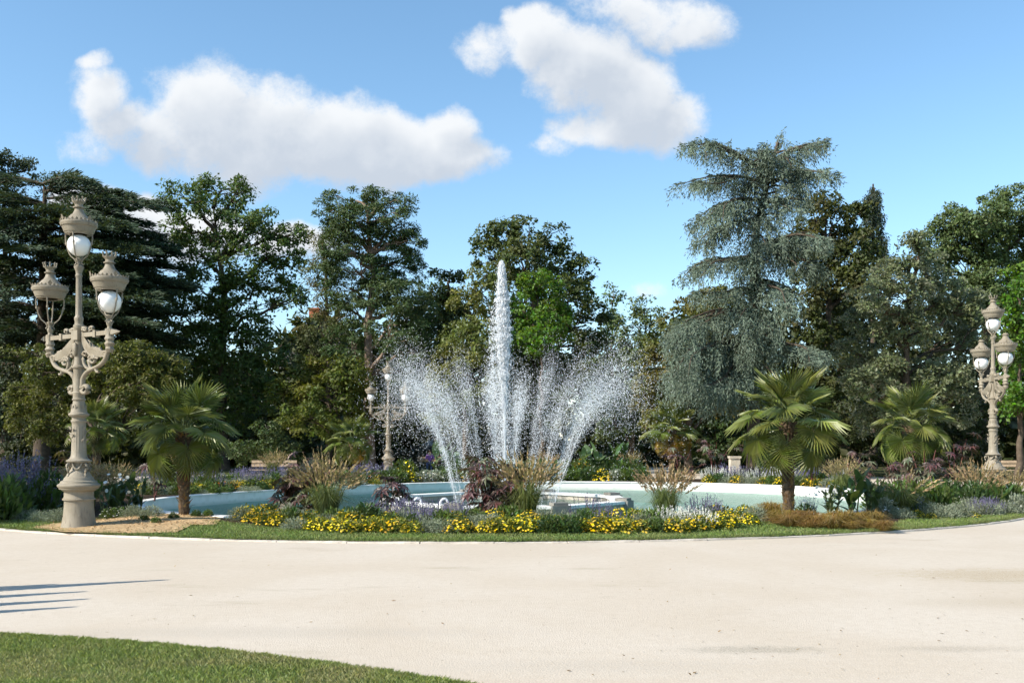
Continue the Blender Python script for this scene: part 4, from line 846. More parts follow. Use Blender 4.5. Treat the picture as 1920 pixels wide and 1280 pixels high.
conifer_tree('cedar_of_lebanon', 'huge dark cedar with flat layered branches behind the front left lamp', 60., [(78, 880), (78, 700), (80, 560), (82, 450), (84, 350)], cb, L['cedar'], 'bark', .45, .32, False, 30, 1.3, .24, .08)
sb = []
for k in range(26):
    y0 = 350 + 190 * (k / 26) ** 1.0; w = 4 + 36 * (k / 26); s_ = 1 if k % 2 else -1
    for s_ in (-1, 1):
        sb.append(([(1637, y0), (1637 + s_ * w * .6 * rs.uniform(.8, 1.2), y0 + 4), (1637 + s_ * w * rs.uniform(.7, 1.2), y0 + 10 + .1 * w)], rs.uniform(-2.5, 1), 22, 1.9))
conifer_tree('spruce_tree', 'pointed dark spruce top rising right of the brownish-green tree', 66., [(1637, 880), (1637, 600), (1637, 345)], sb, L['spruce'], 'bark', .25, .2, True, 24, .45, .35, .05)
# a dark wood closing the view behind everything
a = Acc(); wl = []
for k in range(44):
    x = -200 + 2320 * k / 43 + rs.normal(0, 12)
    top = 690 + rs.uniform(-24, 30); top = max(top, 720) if 1120 < x < 1260 or 470 < x < 570 else top
    top -= 110 if x > 1300 else (80 if 580 < x < 1090 or x < 330 else 0)
    for y in np.arange(top, 890, 38):
        if 735 < x < 815 and 800 < y: continue
        wl.append((x + rs.normal(0, 14), y, 44, 32, rs.normal(0, 2.)))
        if y > 700: wl.append((x + 26 + rs.normal(0, 10), y + 10, 46, 32, 6 + rs.normal(0, 1.)))
        if y > 780: wl.append((x + rs.normal(0, 20), y, 44, 30, -5 + rs.normal(0, 1.5)))
crown_mesh(a, lobes_world(wl, 78.), .64, .8, .66, shell=.15)
w_o = a.build('distant_wood', L['wood']); tag(w_o, 'dark leafy wood closing the view behind all the park trees', 'wood', kind='stuff')

# trees beside the photographer, whose shade falls into the picture from the left
def simple_tree(name, label, loc, h, r, m, n=9):
    root = empty(name, loc, 0, label, 'tree'); lw = [(np.array([rs.normal(0, r * .4), rs.normal(0, r * .4), h * rs.uniform(.6, .92)]), np.array([r, r, r * .8]) * rs.uniform(.5, .75)) for _ in range(n)]
    a = Acc(); crown_mesh(a, lw, .22, .6, .8); b = Acc(); b.add(*tube([(0, 0, -.1), (0, 0, h * .4), (.1, 0, h * .75)], [.3, .22, .1], 8))
    for c, rr_ in lw: add_limb(b, (0, 0, h * .45), c, .12, .04)
    b.build('trunk', M['bark'], root, True); a.build('crown', m, root)
simple_tree('plane_tree', 'leafy tree outside the left edge shading the bed', (-19.2, 18.6, 0), 9., 3.0, L['dark_green'])
simple_tree('plane_tree', 'second leafy tree outside the left edge behind the first', (-27., 30., 0), 11., 4., L['dark_green'])
# invented leafy cones added left of the frame to cast pointed shadows on gravel
tanel = math.tan(SUN_EL)
for k, (tx, ty, hh, rr_) in enumerate(((300, 1087, 3.1, .17), (94, 1095, 2.6, .10), (146, 1109, 2.4, .15), (150, 1123, 2.4, .15), (124, 1138, 2.2, .13))):
    X, Y = gnd(tx, ty); bx = X + sun_dir.x / math.hypot(sun_dir.x, sun_dir.y) * hh / tanel; by = Y + sun_dir.y / math.hypot(sun_dir.x, sun_dir.y) * hh / tanel
    r_ = empty('clipped_yew', (bx, by, 0), 0, ('tallest', 'thinnest', 'middle', 'second nearest', 'nearest')[k] + ' slim pointed clipped yew just outside the left edge', 'shrub', 'clipped yews left of the frame')
    b = Acc().add(*tube([(0, 0, -.05), (0, 0, hh * .5), (0, 0, hh * .9)], [.05, .04, .01], 6)); b.build('trunk', M['bark'], r_, True)
    n = 2600; s_ = rs.random(n) ** .8; an = rs.uniform(0, 2 * math.pi, n); rad_ = rr_ * np.minimum(1, (1 - s_) * 2.2 + .02) * rs.uniform(.75, 1.05, n)
    C_ = np.c_[rad_ * np.cos(an), rad_ * np.sin(an), .15 + s_ * (hh - .15)]; a = Acc().add(*leaves(C_, np.c_[np.cos(an) * .3, np.sin(an) * .3, np.full(n, 1.)] + rs.normal(0, .2, (n, 3)), np.c_[np.cos(an), np.sin(an), np.full(n, .2)], .07, .045)); a.build('crown', L['dark_green'], r_)

# ------------------------------------------------------------------ building, fence, benches, person
def house():
    d = 88.; x0, x1 = xat(522, d), xat(690, d); ze = at(0, 655, d)[2]; za = at(0, 586, d)[2]; xm = (x0 + x1) / 2 + .0
    r = empty('house', (xm, d, 0), 0, 'grey rendered house with gable and brick chimney behind the oak', 'house')
    w = (x1 - x0) / 2; a = Acc(); D = 9.
    V = [(-w, 0, 0), (w, 0, 0), (w, 0, ze), (0, 0, za), (-w, 0, ze), (-w, D, 0), (w, D, 0), (w, D, ze), (0, D, za), (-w, D, ze)]
    a.add(V, np.array([(0, 1, 2, 3, 4)])); a.F.append((np.array([(9, 8, 7, 6, 5)]), 0)); a.F.append((np.array([(0, 4, 9, 5), (1, 6, 7, 2)]), 0)); a.build('wall', M['plaster'], r)
    V, Fq = box(-w - .02, w + .02, -.02, .2, 0, at(0, 740, d)[2]); 
    a = Acc().add(V, Fq); a.build('plinth', M['plaster_light'], r)
    a = Acc()
    for s_ in (-1, 1):
        n_ = 14; ov = .35
        V = np.array([(s_ * (w + ov), -ov, ze - ov * (za - ze) / w), (0, -ov, za + .02), (0, D + ov, za + .02), (s_ * (w + ov), D + ov, ze - ov * (za - ze) / w)]); V2 = V + np.array([0, 0, .14])
        a.add(np.concatenate([V, V2]), np.array([(0, 1, 2, 3), (4, 7, 6, 5), (0, 4, 5, 1), (3, 2, 6, 7), (0, 3, 7, 4)]))
    rf = a.build('roof', M['tile'], r)
    cx = xat(583, d) - xm; V, Fq = box(cx - .42, cx + .42, 1.2, 1.9, za - 1.2, at(0, 583, d)[2] + .3); ch = Acc().add(V, Fq); V, Fq = box(cx - .5, cx + .5, 1.12, 1.98, at(0, 583, d)[2] + .3, at(0, 583, d)[2] + .45); ch.add(V, Fq); ch.build('chimney', M['brick'], rf)
    for xx, zz in ((-2.4, 2.2), (-2.4, 5.), (1.6, 2.2)):
        V, Fq = box(xx, xx + .95, -.06, .05, zz, zz + 1.4); f_ = Acc().add(V, Fq).build('window', M['plaster_light'], r); V, Fq = box(xx + .1, xx + .85, -.08, -.055, zz + .1, zz + 1.3); Acc().add(V, Fq).build('pane', M['iron'], f_)
house()
fd = 82.; fx0, fx1 = xat(738, fd), xat(812, fd)
fn = empty('park_fence', ((fx0 + fx1) / 2, fd, 0), 0, 'pale slatted fence seen through the trees behind the distant lamp', 'fence')
sm = Acc().add(*box(-.045, .045, -.015, .015, .1, 1.55)).mesh('slat', M['pale_rail'])
for k in range(26):
    o = obj('slat', sm, fn); o.location = (-(fx1 - fx0) / 2 + (fx1 - fx0) * (k + .5) / 26, 0, 0)
for z_ in (.3, 1.35):
    Acc().add(*box(-(fx1 - fx0) / 2, (fx1 - fx0) / 2, .02, .06, z_, z_ + .08)).build('rail', M['pale_rail'], fn)
wx = empty('garden_wall', ((fx0 + fx1) / 2, 96., 0), 0, 'white garden wall glimpsed beyond the slatted fence', 'wall')
Acc().add(*box(-4, 4, 0, .3, 0, 2.3)).build('wall', M['plaster_light'], wx); Acc().add(*box(-4.1, 4.1, -.05, .35, 2.302, 2.42)).build('coping', M['white_wall'], wx)

def park_bench(loc, rz, label, w=1.9):
    r = empty('park_bench', loc, rz, label, 'bench', 'park benches under the trees')
    for k in range(3): Acc().add(*box(-w / 2, w / 2, -.24 + k * .15, -.12 + k * .15, .42, .46)).build('seat_plank', M['wood'], r)
    for k in range(2):
        o = Acc().add(*box(-w / 2, w / 2, -.02, .02, 0, .13)).build('back_plank', M['wood'], r); o.location = (0, .27 + .03 * k, .58 + k * .17); o.rotation_euler = (-.2, 0, 0)
    for s_ in (-1, 1):
        x = s_ * w * .38
        for yy in (-.2, .2): Acc().add(*box(x - .03, x + .03, yy - .03, yy + .03, 0, .418)).build('leg', M['iron'], r)
        Acc().add(*tube([(x, .2, .42), (x, .33, .62), (x, .37, .9)], .025, 6)).build('back_support', M['iron'], r)
    return r
park_bench((xat(1440, 58.), 58., 0.0), 0., 'pale wooden park bench seen left of the large right palm trunk', 1.35)
park_bench((xat(512, 46.5), 46.5, 0.0), .05, 'pale wooden park bench in shade behind far grass tuft on the left', 2.1)
park_bench((xat(1905, 46.), 46., 0.0), -.1, 'pale wooden park bench at the right edge beyond the lamp', 1.8)
park_bench((xat(806, 60.), 60.15, 0.0), 0., 'park bench on which the person in purple sits', 1.6)
pst = empty('stone_post', (xat(1377, 50.), 50., 0), 0, 'short square stone post among the purple castor plants', 'post')
Acc().add(*box(-.24, .24, -.24, .24, 0, .92)).build('shaft', M['old_stone'], pst); V, Fq = box(-.29, .29, -.29, .29, .922, 1.04); Acc().add(V, Fq).build('cap', M['old_stone'], pst)

def skin_body(name, J, E, R_, m, parent, root=0):
    me = bpy.data.meshes.new(name); me.from_pydata(J, E, []); o = obj(name, me, parent); me.materials.append(m)
    md = o.modifiers.new('skin', 'SKIN'); md.use_smooth_shade = True
    for k, r_ in enumerate(R_): me.skin_vertices[0].data[k].radius = (r_, r_); me.skin_vertices[0].data[k].use_root = (k == root)
    s_ = o.modifiers.new('sub', 'SUBSURF'); s_.levels = 1; s_.render_levels = 2
    return o
def person(loc):
    p = empty('person', loc, 0, 'person in purple top sitting on a bench behind the left spray', 'person')
    J = [(0, .05, .52), (0, .08, .72), (0, .09, .92), (0, .08, 1.05), (0, .05, 1.16), (0, .04, 1.26), (.17, .09, .98), (.24, .02, .74), (.15, -.2, .62), (-.17, .09, .98), (-.24, .02, .74), (-.15, -.2, .62), (.10, -.02, .50), (.12, -.42, .50), (.12, -.44, .10), (.12, -.56, .05), (-.10, -.02, .50), (-.12, -.42, .50), (-.12, -.44, .10), (-.12, -.56, .05), (.13, -.28, .60), (-.13, -.28, .60)]
    E = [(0, 1), (1, 2), (2, 3), (3, 4), (4, 5), (2, 6), (6, 7), (7, 8), (2, 9), (9, 10), (10, 11), (0, 12), (12, 13), (13, 14), (14, 15), (0, 16), (16, 17), (17, 18), (18, 19), (8, 20), (11, 21)]
    Rr = [.13, .13, .13, .055, .10, .085, .07, .05, .035, .07, .05, .035, .09, .065, .045, .04, .09, .065, .045, .04, .03, .03]
    skin_body('body', J, E, Rr, M['skin'], p)
    skin_body('shirt', [J[0], J[1], J[2], J[6], J[7], J[9], J[10]], [(0, 1), (1, 2), (2, 3), (3, 4), (2, 5), (5, 6)], [.15, .15, .15, .085, .066, .085, .066], M['purple_cloth'], p)
    skin_body('trousers', [J[0], J[12], J[13], J[14], J[16], J[17], J[18]], [(0, 1), (1, 2), (2, 3), (0, 4), (4, 5), (5, 6)], [.145, .105, .082, .06, .105, .082, .06], M['blue_cloth'], p)
    V, Fq = lathe([(0, .16), (.06, .15), (.10, .10), (.115, .02), (.11, -.05), (.09, -.12), (0, -.13)], 14); V = V + np.array([0, .085, 1.2]); V[:, 1] += .01
    Acc().add(V, Fq).build('hair', M['hair'], p, True)
person((xat(806, 60.), 60.0, -.02))

# ------------------------------------------------------------------ palms
def frond_mesh(m, pet, bl, hinge, nseg=34, droop=.25):
    a = Acc(); a.add(*tube([(0, 0, 0), (pet * .5, 0, .03), (pet, 0, .0)], [.018, .012, .009], 5))
    ang_ = np.linspace(-2.55, 2.55, nseg); da_ = ang_[1] - ang_[0]; ch, sh = math.cos(hinge), math.sin(hinge)
    for q in ang_:
        l_ = bl * (.80 + .20 * math.cos(q)) * rs.uniform(.94, 1.04); pts = []
        dz = -droop * bl * (.6 + .6 * rs.random())
        for rr_, aa_, z_ in ((.03, q, 0), (.55, q - da_ * .37, -.02), (1., q + rs.normal(0, .02), 0), (.55, q, .02), (.55, q + da_ * .37, -.02)):
            x = l_ * rr_ * math.cos(aa_); y = l_ * rr_ * math.sin(aa_); z = z_ + .10 * bl * abs(math.sin(aa_)) * rr_ + dz * max(0, rr_ - .5) ** 2 * 2.4
            pts.append((pet + x * ch + z * sh, y, -x * sh + z * ch))
        a.add(pts, np.array([(0, 1, 2, 3), (0, 3, 2, 4)]))
    return a.mesh('frond', m)
def palm_kit(m):
    return {h: [frond_mesh(m, .66, .58, hh, 36, dr) for hh, dr in pr] for h, pr in (('up', ((.05, .1), (.2, .2), (.3, .15))), ('mid', ((.5, .35), (.8, .3), (.35, .4))), ('low', ((1.0, .5), (1.25, .4))))}
PK = palm_kit(L['palm']); PKY = palm_kit(L['palm_yellow']); PKD = palm_kit(M['dead'])
def palm(x, d, zc, scale, nf, label, yellow=0, lean=0., seed=0, z0=None):
    rg = random.Random(seed); X = xat(x, d); z0 = (float(isl_z(X, d)) if np.hypot(X - CI[0], d - CI[1]) < RI else 0.) if z0 is None else z0
    r = empty('fan_palm', (X, d, z0 - .02), 0, label, 'palm tree', 'fan palms')
    h = zc - z0; n = 22; zz = np.linspace(-.05, h, n); b = Acc(); k = np.linspace(0, 1, n)
    rad_ = scale * (.10 + .03 * k + .045 * smooth((k - .45) / .3)) + rs.normal(0, .006, n)
    V, Fq = tube(np.c_[lean * k ** 2, np.zeros(n), zz], rad_, 14); V = V + rs.normal(0, .008, V.shape); b.add(V, Fq)
    b.build('trunk', M['fibre'], r)
    nb = int(90 * h); a_ = rs.uniform(0, 2 * math.pi, nb); kz = rs.random(nb); zz_ = kz * h; rr_ = np.interp(kz, k, rad_) * .95
    C_ = np.c_[rr_ * np.cos(a_) + lean * kz ** 2, rr_ * np.sin(a_), zz_]; D_ = np.c_[np.cos(a_) * .6, np.sin(a_) * .6, np.full(nb, .8)] + rs.normal(0, .25, (nb, 3))
    bs = Acc().add(*leaves(C_, D_, np.c_[np.cos(a_), np.sin(a_), np.full(nb, -.5)], rs.uniform(.07, .16, nb) * scale, rs.uniform(.03, .06, nb) * scale, .2)); tag(bs.build('leaf_bases', M['dead'], r), kind='stuff')
    for q in range(nf):
        t_ = (q + .5) / nf; el = math.radians(86 - 130 * t_ ** .95) + rg.uniform(-.12, .12); az = q * 2.39996 + rg.uniform(-.25, .25)
        kind = 'up' if t_ < .35 else ('mid' if t_ < .75 else 'low'); kit = PKY if (yellow and t_ > 1 - yellow) else PK
        o = obj('frond', rg.choice(kit[kind]), r); o.location = (lean + .05 * scale * math.cos(az), .05 * scale * math.sin(az), h - .04 - .16 * t_ * scale)
        o.rotation_mode = 'XYZ'; o.rotation_euler = (Matrix.Rotation(az, 3, 'Z') @ Matrix.Rotation(-el, 3, 'Y') @ Matrix.Rotation(rg.uniform(-.35, .35), 3, 'X')).to_euler(); s_ = scale * rg.uniform(.85, 1.1); o.scale = (s_, s_, s_)
    for q in range(5):
        az = q * 1.3 + rg.random(); o = obj('dead_frond', PKD['low'][q % 2], r); o.location = (lean, 0, h - .3 * scale); o.rotation_euler = (Matrix.Rotation(az, 3, 'Z') @ Matrix.Rotation(1.05, 3, 'Y')).to_euler(); s_ = scale * .5; o.scale = (s_, s_, s_)
    return r
palm(1478, 20.6, 2.1, 1.08, 34, 'large fan palm with bare fibrous trunk right of the fountain', seed=3)
palm(345, 20.4, 1.92, 1.02, 32, 'dark green fan palm on the mulch beside the front left lamp', seed=5)
palm(1710, 27.0, 2.15, 1.08, 28, 'fan palm rising from the planting left of the right-hand lamp', seed=8)
palm(1260, 44.5, 2.3, 1.2, 30, 'small far fan palm with yellow lower fronds', yellow=.22, seed=11)
palm(674, 45.5, 1.8, 1.15, 20, 'small sparse far fan palm left of the distant lamp', yellow=.1, seed=13, lean=-.35)
palm(182, 27., 2.1, .75, 26, 'shaded fan palm behind the front left street lamp', seed=17)

# ------------------------------------------------------------------ bed plants: prototypes
def mound(acc, n, r, h, leaf, mat_=0, wid=.5, spik=.3):
    u_ = rnd_unit(n); u_[:, 2] = abs(u_[:, 2]); k = rs.random(n) ** .4
    C_ = u_ * np.array([r, r, h]) * k[:, None]; D_ = unit(u_ + np.array([0, 0, spik]) + rs.normal(0, .45, (n, 3))); N_ = unit(u_ * .5 + np.array([0, 0, .6]) + rs.normal(0, .4, (n, 3)))
    l_ = leaf * rs.uniform(.6, 1.3, n); acc.add(*leaves(C_, D_, N_, l_, l_ * wid, .45, .15), mat_)
def discs(acc, C_, R_, N_, mat_=0, k=6):
    n = len(C_); A_ = unit(np.cross(N_, rnd_unit(n))); B_ = np.cross(N_, A_); th = np.arange(k) * 2 * math.pi / k
    V = C_[:, None] + (A_[:, None] * np.cos(th)[None, :, None] + B_[:, None] * np.sin(th)[None, :, None]) * R_[:, None, None]; acc.add(V.reshape(-1, 3), np.arange(n * k).reshape(-1, k), mat_)
def proto(name, parts):
    r = empty(name, (0, 0, 0))
    for nm, acc, m, kind in parts: o = acc.build(nm, m, r); tag(o, kind=kind)
    return r
def p_daisy(fl, lf, nfl, r=.25, h=.26):
    a = Acc(); mound(a, 420, r, h, .06); b = Acc(); u_ = rnd_unit(nfl); u_[:, 2] = abs(u_[:, 2]) * .9 + .1; u_ = unit(u_)
    C_ = u_ * np.array([r, r, h]) * rs.uniform(.92, 1.12, (nfl, 1)); N_ = unit(u_ * .6 + np.array([0, -.25, .6]) + rs.normal(0, .25, (nfl, 3))); discs(b, C_, rs.uniform(.013, .026, nfl), N_)
    return proto('daisy_clump', [('foliage', a, lf, None), ('flower_heads', b, fl, 'stuff')])
def p_spikes(fl, lf, ns, r=.22, h=.28, sp=.16, name='sage_clump'):
    a = Acc(); mound(a, 380, r, h * .8, .075, 0, .35, .7); b = Acc(); u_ = rnd_unit(ns); u_[:, 2] = abs(u_[:, 2])
    B_ = u_ * np.array([r, r, h * .75]); T_ = unit(u_ * .45 + np.array([0, 0, 1.])); ln = sp * rs.uniform(.7, 1.3, ns); m_ = 16
    idx = np.repeat(np.arange(ns), m_); off = np.tile(np.linspace(.25, 1, m_), ns); C_ = B_[idx] + T_[idx] * (off * (ln[idx] + .06))[:, None]
    b.add(*leaves(C_, unit(T_[idx] * .8 + rs.normal(0, .5, (len(idx), 3))), rnd_unit(len(idx)), .024, .013)); a.add(*strips(B_, B_ + T_ * (ln * .5)[:, None], B_ + T_ * (ln + .06)[:, None], np.full(ns, .006))[:2])
    return proto(name, [('foliage', a, lf, None), ('flower_spikes', b, fl, 'stuff')])
def p_mound(lf, r=.28, h=.28, n=1100, leaf=.035, name='silver_mound', wid=.35):
    a = Acc(); mound(a, n, r, h, leaf, 0, wid, .5); a2 = Acc(); mound(a2, n // 3, r * .75, h * .85, leaf * 1.4, 0, wid)
    return proto(name, [('foliage', a, lf, 'stuff'), ('inner_foliage', a2, lf, 'stuff')])
def blades(acc, n, r0, ln, reach, w, rise=.75, mat_=0):
    an = rs.uniform(0, 2 * math.pi, n); o_ = np.c_[np.cos(an), np.sin(an), np.zeros(n)]; k = rs.random((n, 1)) ** .7; l_ = ln * rs.uniform(.55, 1.1, (n, 1)); z_ = np.array([[0, 0, 1.]])
    P0 = o_ * r0 * rs.random((n, 1)); P1 = P0 + o_ * reach * k * .42 + z_ * l_ * rise; P2 = P0 + o_ * reach * k * 1.0 + z_ * l_ * (rise + .25 - .55 * k)
    V, q4, q3 = strips(P0, P1, P2, np.full(n, w) * rs.uniform(.7, 1.3, n)); acc.add(V, q4, mat_); acc.F.append((q3 + acc.n - len(V), mat_)); return P1, P2
def p_fountain_grass(ln=.92, reach=.5, n=520, npl=85, lf='grass', pl='plume', name='fountain_grass'):
    a = Acc(); blades(a, n, .10, ln * .72, reach * .9, .008); b = Acc()
    an = rs.uniform(0, 2 * math.pi, npl); o_ = np.c_[np.cos(an), np.sin(an), np.zeros(npl)]; k = rs.random((npl, 1)) ** .6; l_ = ln * rs.uniform(.75, 1.1, (npl, 1)); z_ = np.array([[0, 0, 1.]])
    P0 = o_ * .06; P1 = P0 + o_ * reach * k * .5 + z_ * l_ * (.72 - .12 * k); P2 = P0 + o_ * reach * k * 1.0 + z_ * l_ * (1.10 - .30 * k)
    V, q4, q3 = strips(P0, (P0 + P1) / 2 + z_ * .05, P1, np.full(npl, .006)); a.add(V, q4); a.F.append((q3 + a.n - len(V), 0))
    m_ = 14; idx = np.repeat(np.arange(npl), m_); off = np.tile(np.linspace(0, 1, m_), npl)[:, None]; C_ = P1[idx] + (P2 - P1)[idx] * off; T_ = unit(P2 - P1)[idx]; w_ = .03 * np.sin(np.clip(off[:, 0] * .85 + .15, 0, 1) * math.pi) + .006
    b.add(*leaves(C_, unit(T_ + rs.normal(0, .28, C_.shape)), rnd_unit(len(C_)), .055, w_))
    return proto(name, [('blades', a, L[lf], 'stuff'), ('plumes', b, L[pl], 'stuff')])
def p_sedge(): a = Acc(); blades(a, 520, .10, .36, .40, .009, .75); b = Acc(); blades(b, 240, .14, .24, .50, .009, .62); return proto('bronze_sedge', [('blades', a, L['carex'], 'stuff'), ('outer_blades', b, L['carex'], 'stuff')])
def p_sword(m='deepgreen'):
    r = empty('sword_leaf_plant', (0, 0, 0)); a = Acc(); V, q4, q3 = strips(np.array([[0, 0, 0.]]), np.array([[.05, 0, .22]]), np.array([[.12, 0, .42]]), np.array([.045])); a.add(V, q4); a.F.append((q3, 0)); me = a.mesh('leaf', L[m])
    for q in range(22):
        o = obj('leaf', me, r); o.rotation_euler = (0, rs.uniform(-.1, .75), q * 2.4); s_ = rs.uniform(.7, 1.15); o.scale = (s_, s_, s_)
    return r
def palmate(m, sz=.2, nl=9):
    a = Acc(); ang_ = np.linspace(-2.5, 2.5, nl)
    for q in ang_:
        l_ = sz * (.72 + .28 * math.cos(q)); w_ = sz * .26; c, s_ = math.cos(q), math.sin(q)
        pts = [(0, 0, 0), (l_ * .5 * c - w_ / 2 * s_, l_ * .5 * s_ + w_ / 2 * c, .012), (l_ * c, l_ * s_, -.22 * sz), (l_ * .5 * c + w_ / 2 * s_, l_ * .5 * s_ - w_ / 2 * c, .012), (l_ * .5 * c, l_ * .5 * s_, -.004)]
        a.add(pts, np.array([(0, 4, 2, 1), (0, 3, 2, 4)]))
    a.add(*tube([(0, 0, 0), (-.10, 0, -.05), (-.2, 0, -.14)], .005, 4)); return a.mesh('leaf', m)
CL = [palmate(L['castor'], .25), palmate(L['castor'], .2), palmate(L['castor_green'], .26), palmate(L['castor_green'], .2, 7)]
def castor(x, d, h, w, nl, label, green=.3, z0=None):
    X = xat(x, d); z0 = (float(isl_z(X, d)) if np.hypot(X - CI[0], d - CI[1]) < RI else 0) if z0 is None else z0
    r = empty('castor_plant', (X, d, z0), rs.uniform(0, 6), label, 'castor plant', 'purple castor plants')
    b = Acc(); tips = []
    for k in range(max(3, nl // 8)):
        an = rs.uniform(0, 6.28); rr_ = w * .38 * math.sqrt(rs.random()); hh = h * rs.uniform(.65, .95); P_ = np.array([(0, 0, 0), (rr_ * .4 * math.cos(an), rr_ * .4 * math.sin(an), hh * .5), (rr_ * math.cos(an), rr_ * math.sin(an), hh)]); b.add(*tube(P_, [.018, .013, .008], 5)); tips.append(P_)
    b.build('stem', L['stem_red'], r, True)
    for q in range(nl):
        P_ = tips[q % len(tips)]; k = rs.uniform(.12, 1.05) ** .8; base = P_[1] * (2 * k) if k < .5 else P_[1] * (2 - 2 * k) + P_[2] * (2 * k - 1); an = rs.uniform(0, 6.28); out_ = np.array([math.cos(an), math.sin(an), 0])
        up = k > .8; o = obj('leaf', CL[int(rs.integers(0, 2)) if rs.random() > green * (1.6 - k) else int(rs.integers(2, 4))], r)
        o.location = base + out_ * rs.uniform(.1, .34) * (w / .9) + np.array([0, 0, rs.uniform(-.02, .12)]); tl = rs.uniform(.1, .9)
        o.rotation_euler = (Matrix.Rotation(an, 3, 'Z') @ Matrix.Rotation(tl, 3, 'Y') @ Matrix.Rotation(rs.normal(0, .25), 3, 'X')).to_euler(); s_ = rs.uniform(.75, 1.2); o.scale = (s_,) * 3
    return r
def paddle(m, ln=.6, w=.22, nseg=6):
    t_ = np.linspace(0, 1, nseg + 1); V = []
    for q in t_:
        ww = w * math.sin(min(1, q * .93 + .07) * math.pi) ** .6 / 2; z = ln * q; x = .35 * ln * q ** 2.2
        V += [(x, -ww, z + .02), (x - .03 * (1 - q), 0, z), (x, ww, z + .02)]
    Fq = []
    for i_ in range(nseg):
        for j_ in range(2): b0 = i_ * 3 + j_; Fq.append((b0, b0 + 1, b0 + 4, b0 + 3))
    a = Acc().add(V, np.array(Fq)); a.add(*tube([(0, 0, -.15), (0, 0, .02)], .012, 5)); return a.mesh('leaf', m, True)
PD = {k: [paddle(L[k], .62, .26), paddle(L[k], .5, .2)] for k in ('banana', 'canna_pale', 'deepgreen')}
def canna(x, d, h, nl, kit, label, w=.25, name='canna_plant', cat='canna plant', flowers=None):
    X = xat(x, d); z0 = float(isl_z(X, d)) if np.hypot(X - CI[0], d - CI[1]) < RI else 0.
    r = empty(name, (X, d, z0), 0, label, cat, 'broad-leaved bedding plants'); b = Acc(); st = []
    for k in range(3): an = k * 2.1; p = np.array([w * .5 * math.cos(an), w * .5 * math.sin(an), h * rs.uniform(.55, .75)]); b.add(*tube([(p[0] * .4, p[1] * .4, 0), p], [.018, .01], 5)); st.append(p)
    b.build('stem', L['stem'], r, True)
    for q in range(nl):
        p = st[q % 3]; k = rs.uniform(.15, 1.); an = q * 2.4 + rs.uniform(-.3, .3); o = obj('leaf', PD[kit][q % 2], r); o.location = (p[0] * (.4 + .6 * k), p[1] * (.4 + .6 * k), max(.12, p[2] * k))
        o.rotation_euler = (0, rs.uniform(.1, .95) if k < .8 else rs.uniform(.0, .35), an); s_ = h / 1.1 * rs.uniform(.55, .95) * (.62 if kit == 'deepgreen' else .85); o.scale = (s_,) * 3
    if flowers:
        f_ = Acc(); n = 14; C_ = np.c_[rs.normal(0, w, (n, 2)), rs.uniform(.4, .9, n) * h]; discs(f_, C_, rs.uniform(.025, .05, n), unit(rs.normal(0, .5, (n, 3)) + np.array([0, -.6, .5])), 0, 7); tag(f_.build('flower_heads', flowers, r), kind='stuff')
    return r
PR = {'yellow': [p_daisy(L['yellow'], L['yellowgreen'], 120), p_daisy(L['yellow'], L['green'], 150, .25, .25), p_daisy(L['yellow'], L['yellowgreen'], 85, .27, .24)],
      'orange': [p_daisy(L['orange'], L['green'], 40)],
      'white': [p_daisy(L['whitep'], L['green'], 26), p_daisy(L['whitep'], L['silver'], 34)],
      'violet': [p_spikes(L['violet'], L['green'], 46), p_spikes(L['violet'], L['silver'], 60, .25, .3, .14)],
      'white_sage': [p_spikes(L['whitep'], L['deepgreen'], 60, .27, .28, .12)],
      'silver': [p_mound(L['silver']), p_mound(L['silver'], .32, .24, 1300, .03)],
      'green': [p_mound(L['green'], .26, .28, 500, .07, 'leafy_bedding_plant', .45), p_mound(L['deepgreen'], .26, .30, 480, .075, 'leafy_bedding_plant', .4)],
      'grass': [p_fountain_grass(), p_fountain_grass(.88, .58, 560, 95)], 'dark_grass': [p_fountain_grass(.7, .6, 500, 26)], 'sedge': [p_sedge(), p_sedge()], 'sword': [p_sword()]}
protos_used = set()
def place(kind, x, d, s_, label, cat, group, z0=None, sz=1.):
    src = PR[kind][int(rs.integers(0, len(PR[kind])))]
    if src.name in protos_used: o = copy_tree(src)
    else: o = src; protos_used.add(src.name)
    X = xat(x, d); z0 = (float(isl_z(X, d)) if np.hypot(X - CI[0], d - CI[1]) < RI else .0) if z0 is None else z0
    o.location = (X, d, z0 + .005); o.rotation_euler = (0, 0, rs.uniform(0, 6.28)); o.scale = (s_, s_, s_ * sz); return tag(o, label, cat, group)
INFO = {'yellow': ('low clump of yellow daisies', 'flowers'), 'violet': ('clump of violet sage spikes', 'flowers'), 'silver': ('low silvery grey cushion plant', 'cushion plant'), 'green': ('low leafy green bedding plant', 'bedding plant'),
        'white': ('clump of small white flowers', 'flowers'), 'white_sage': ('clump of white sage spikes', 'flowers'), 'orange': ('clump of orange flowers', 'flowers'), 'sedge': ('tuft of bronze orange sedge', 'sedge')}
placed = {}
def bed(kind, x, d, s_, where, sz=1.):
    o = place(kind, x, d, s_, '', INFO[kind][1], INFO[kind][0], sz=sz); placed.setdefault((kind, where), []).append(o)
ONES = ['', 'first', 'second', 'third', 'fourth', 'fifth', 'sixth', 'seventh', 'eighth', 'ninth', 'tenth', 'eleventh', 'twelfth', 'thirteenth', 'fourteenth', 'fifteenth', 'sixteenth', 'seventeenth', 'eighteenth', 'nineteenth', 'twentieth']
def ordinal(n): return ONES[n] if n <= 20 else {2: 'twenty', 3: 'thirty', 4: 'forty'}[n // 10] + '-' + ONES[n % 10] if n % 10 else {3: 'thirtieth', 4: 'fortieth'}[n // 10]
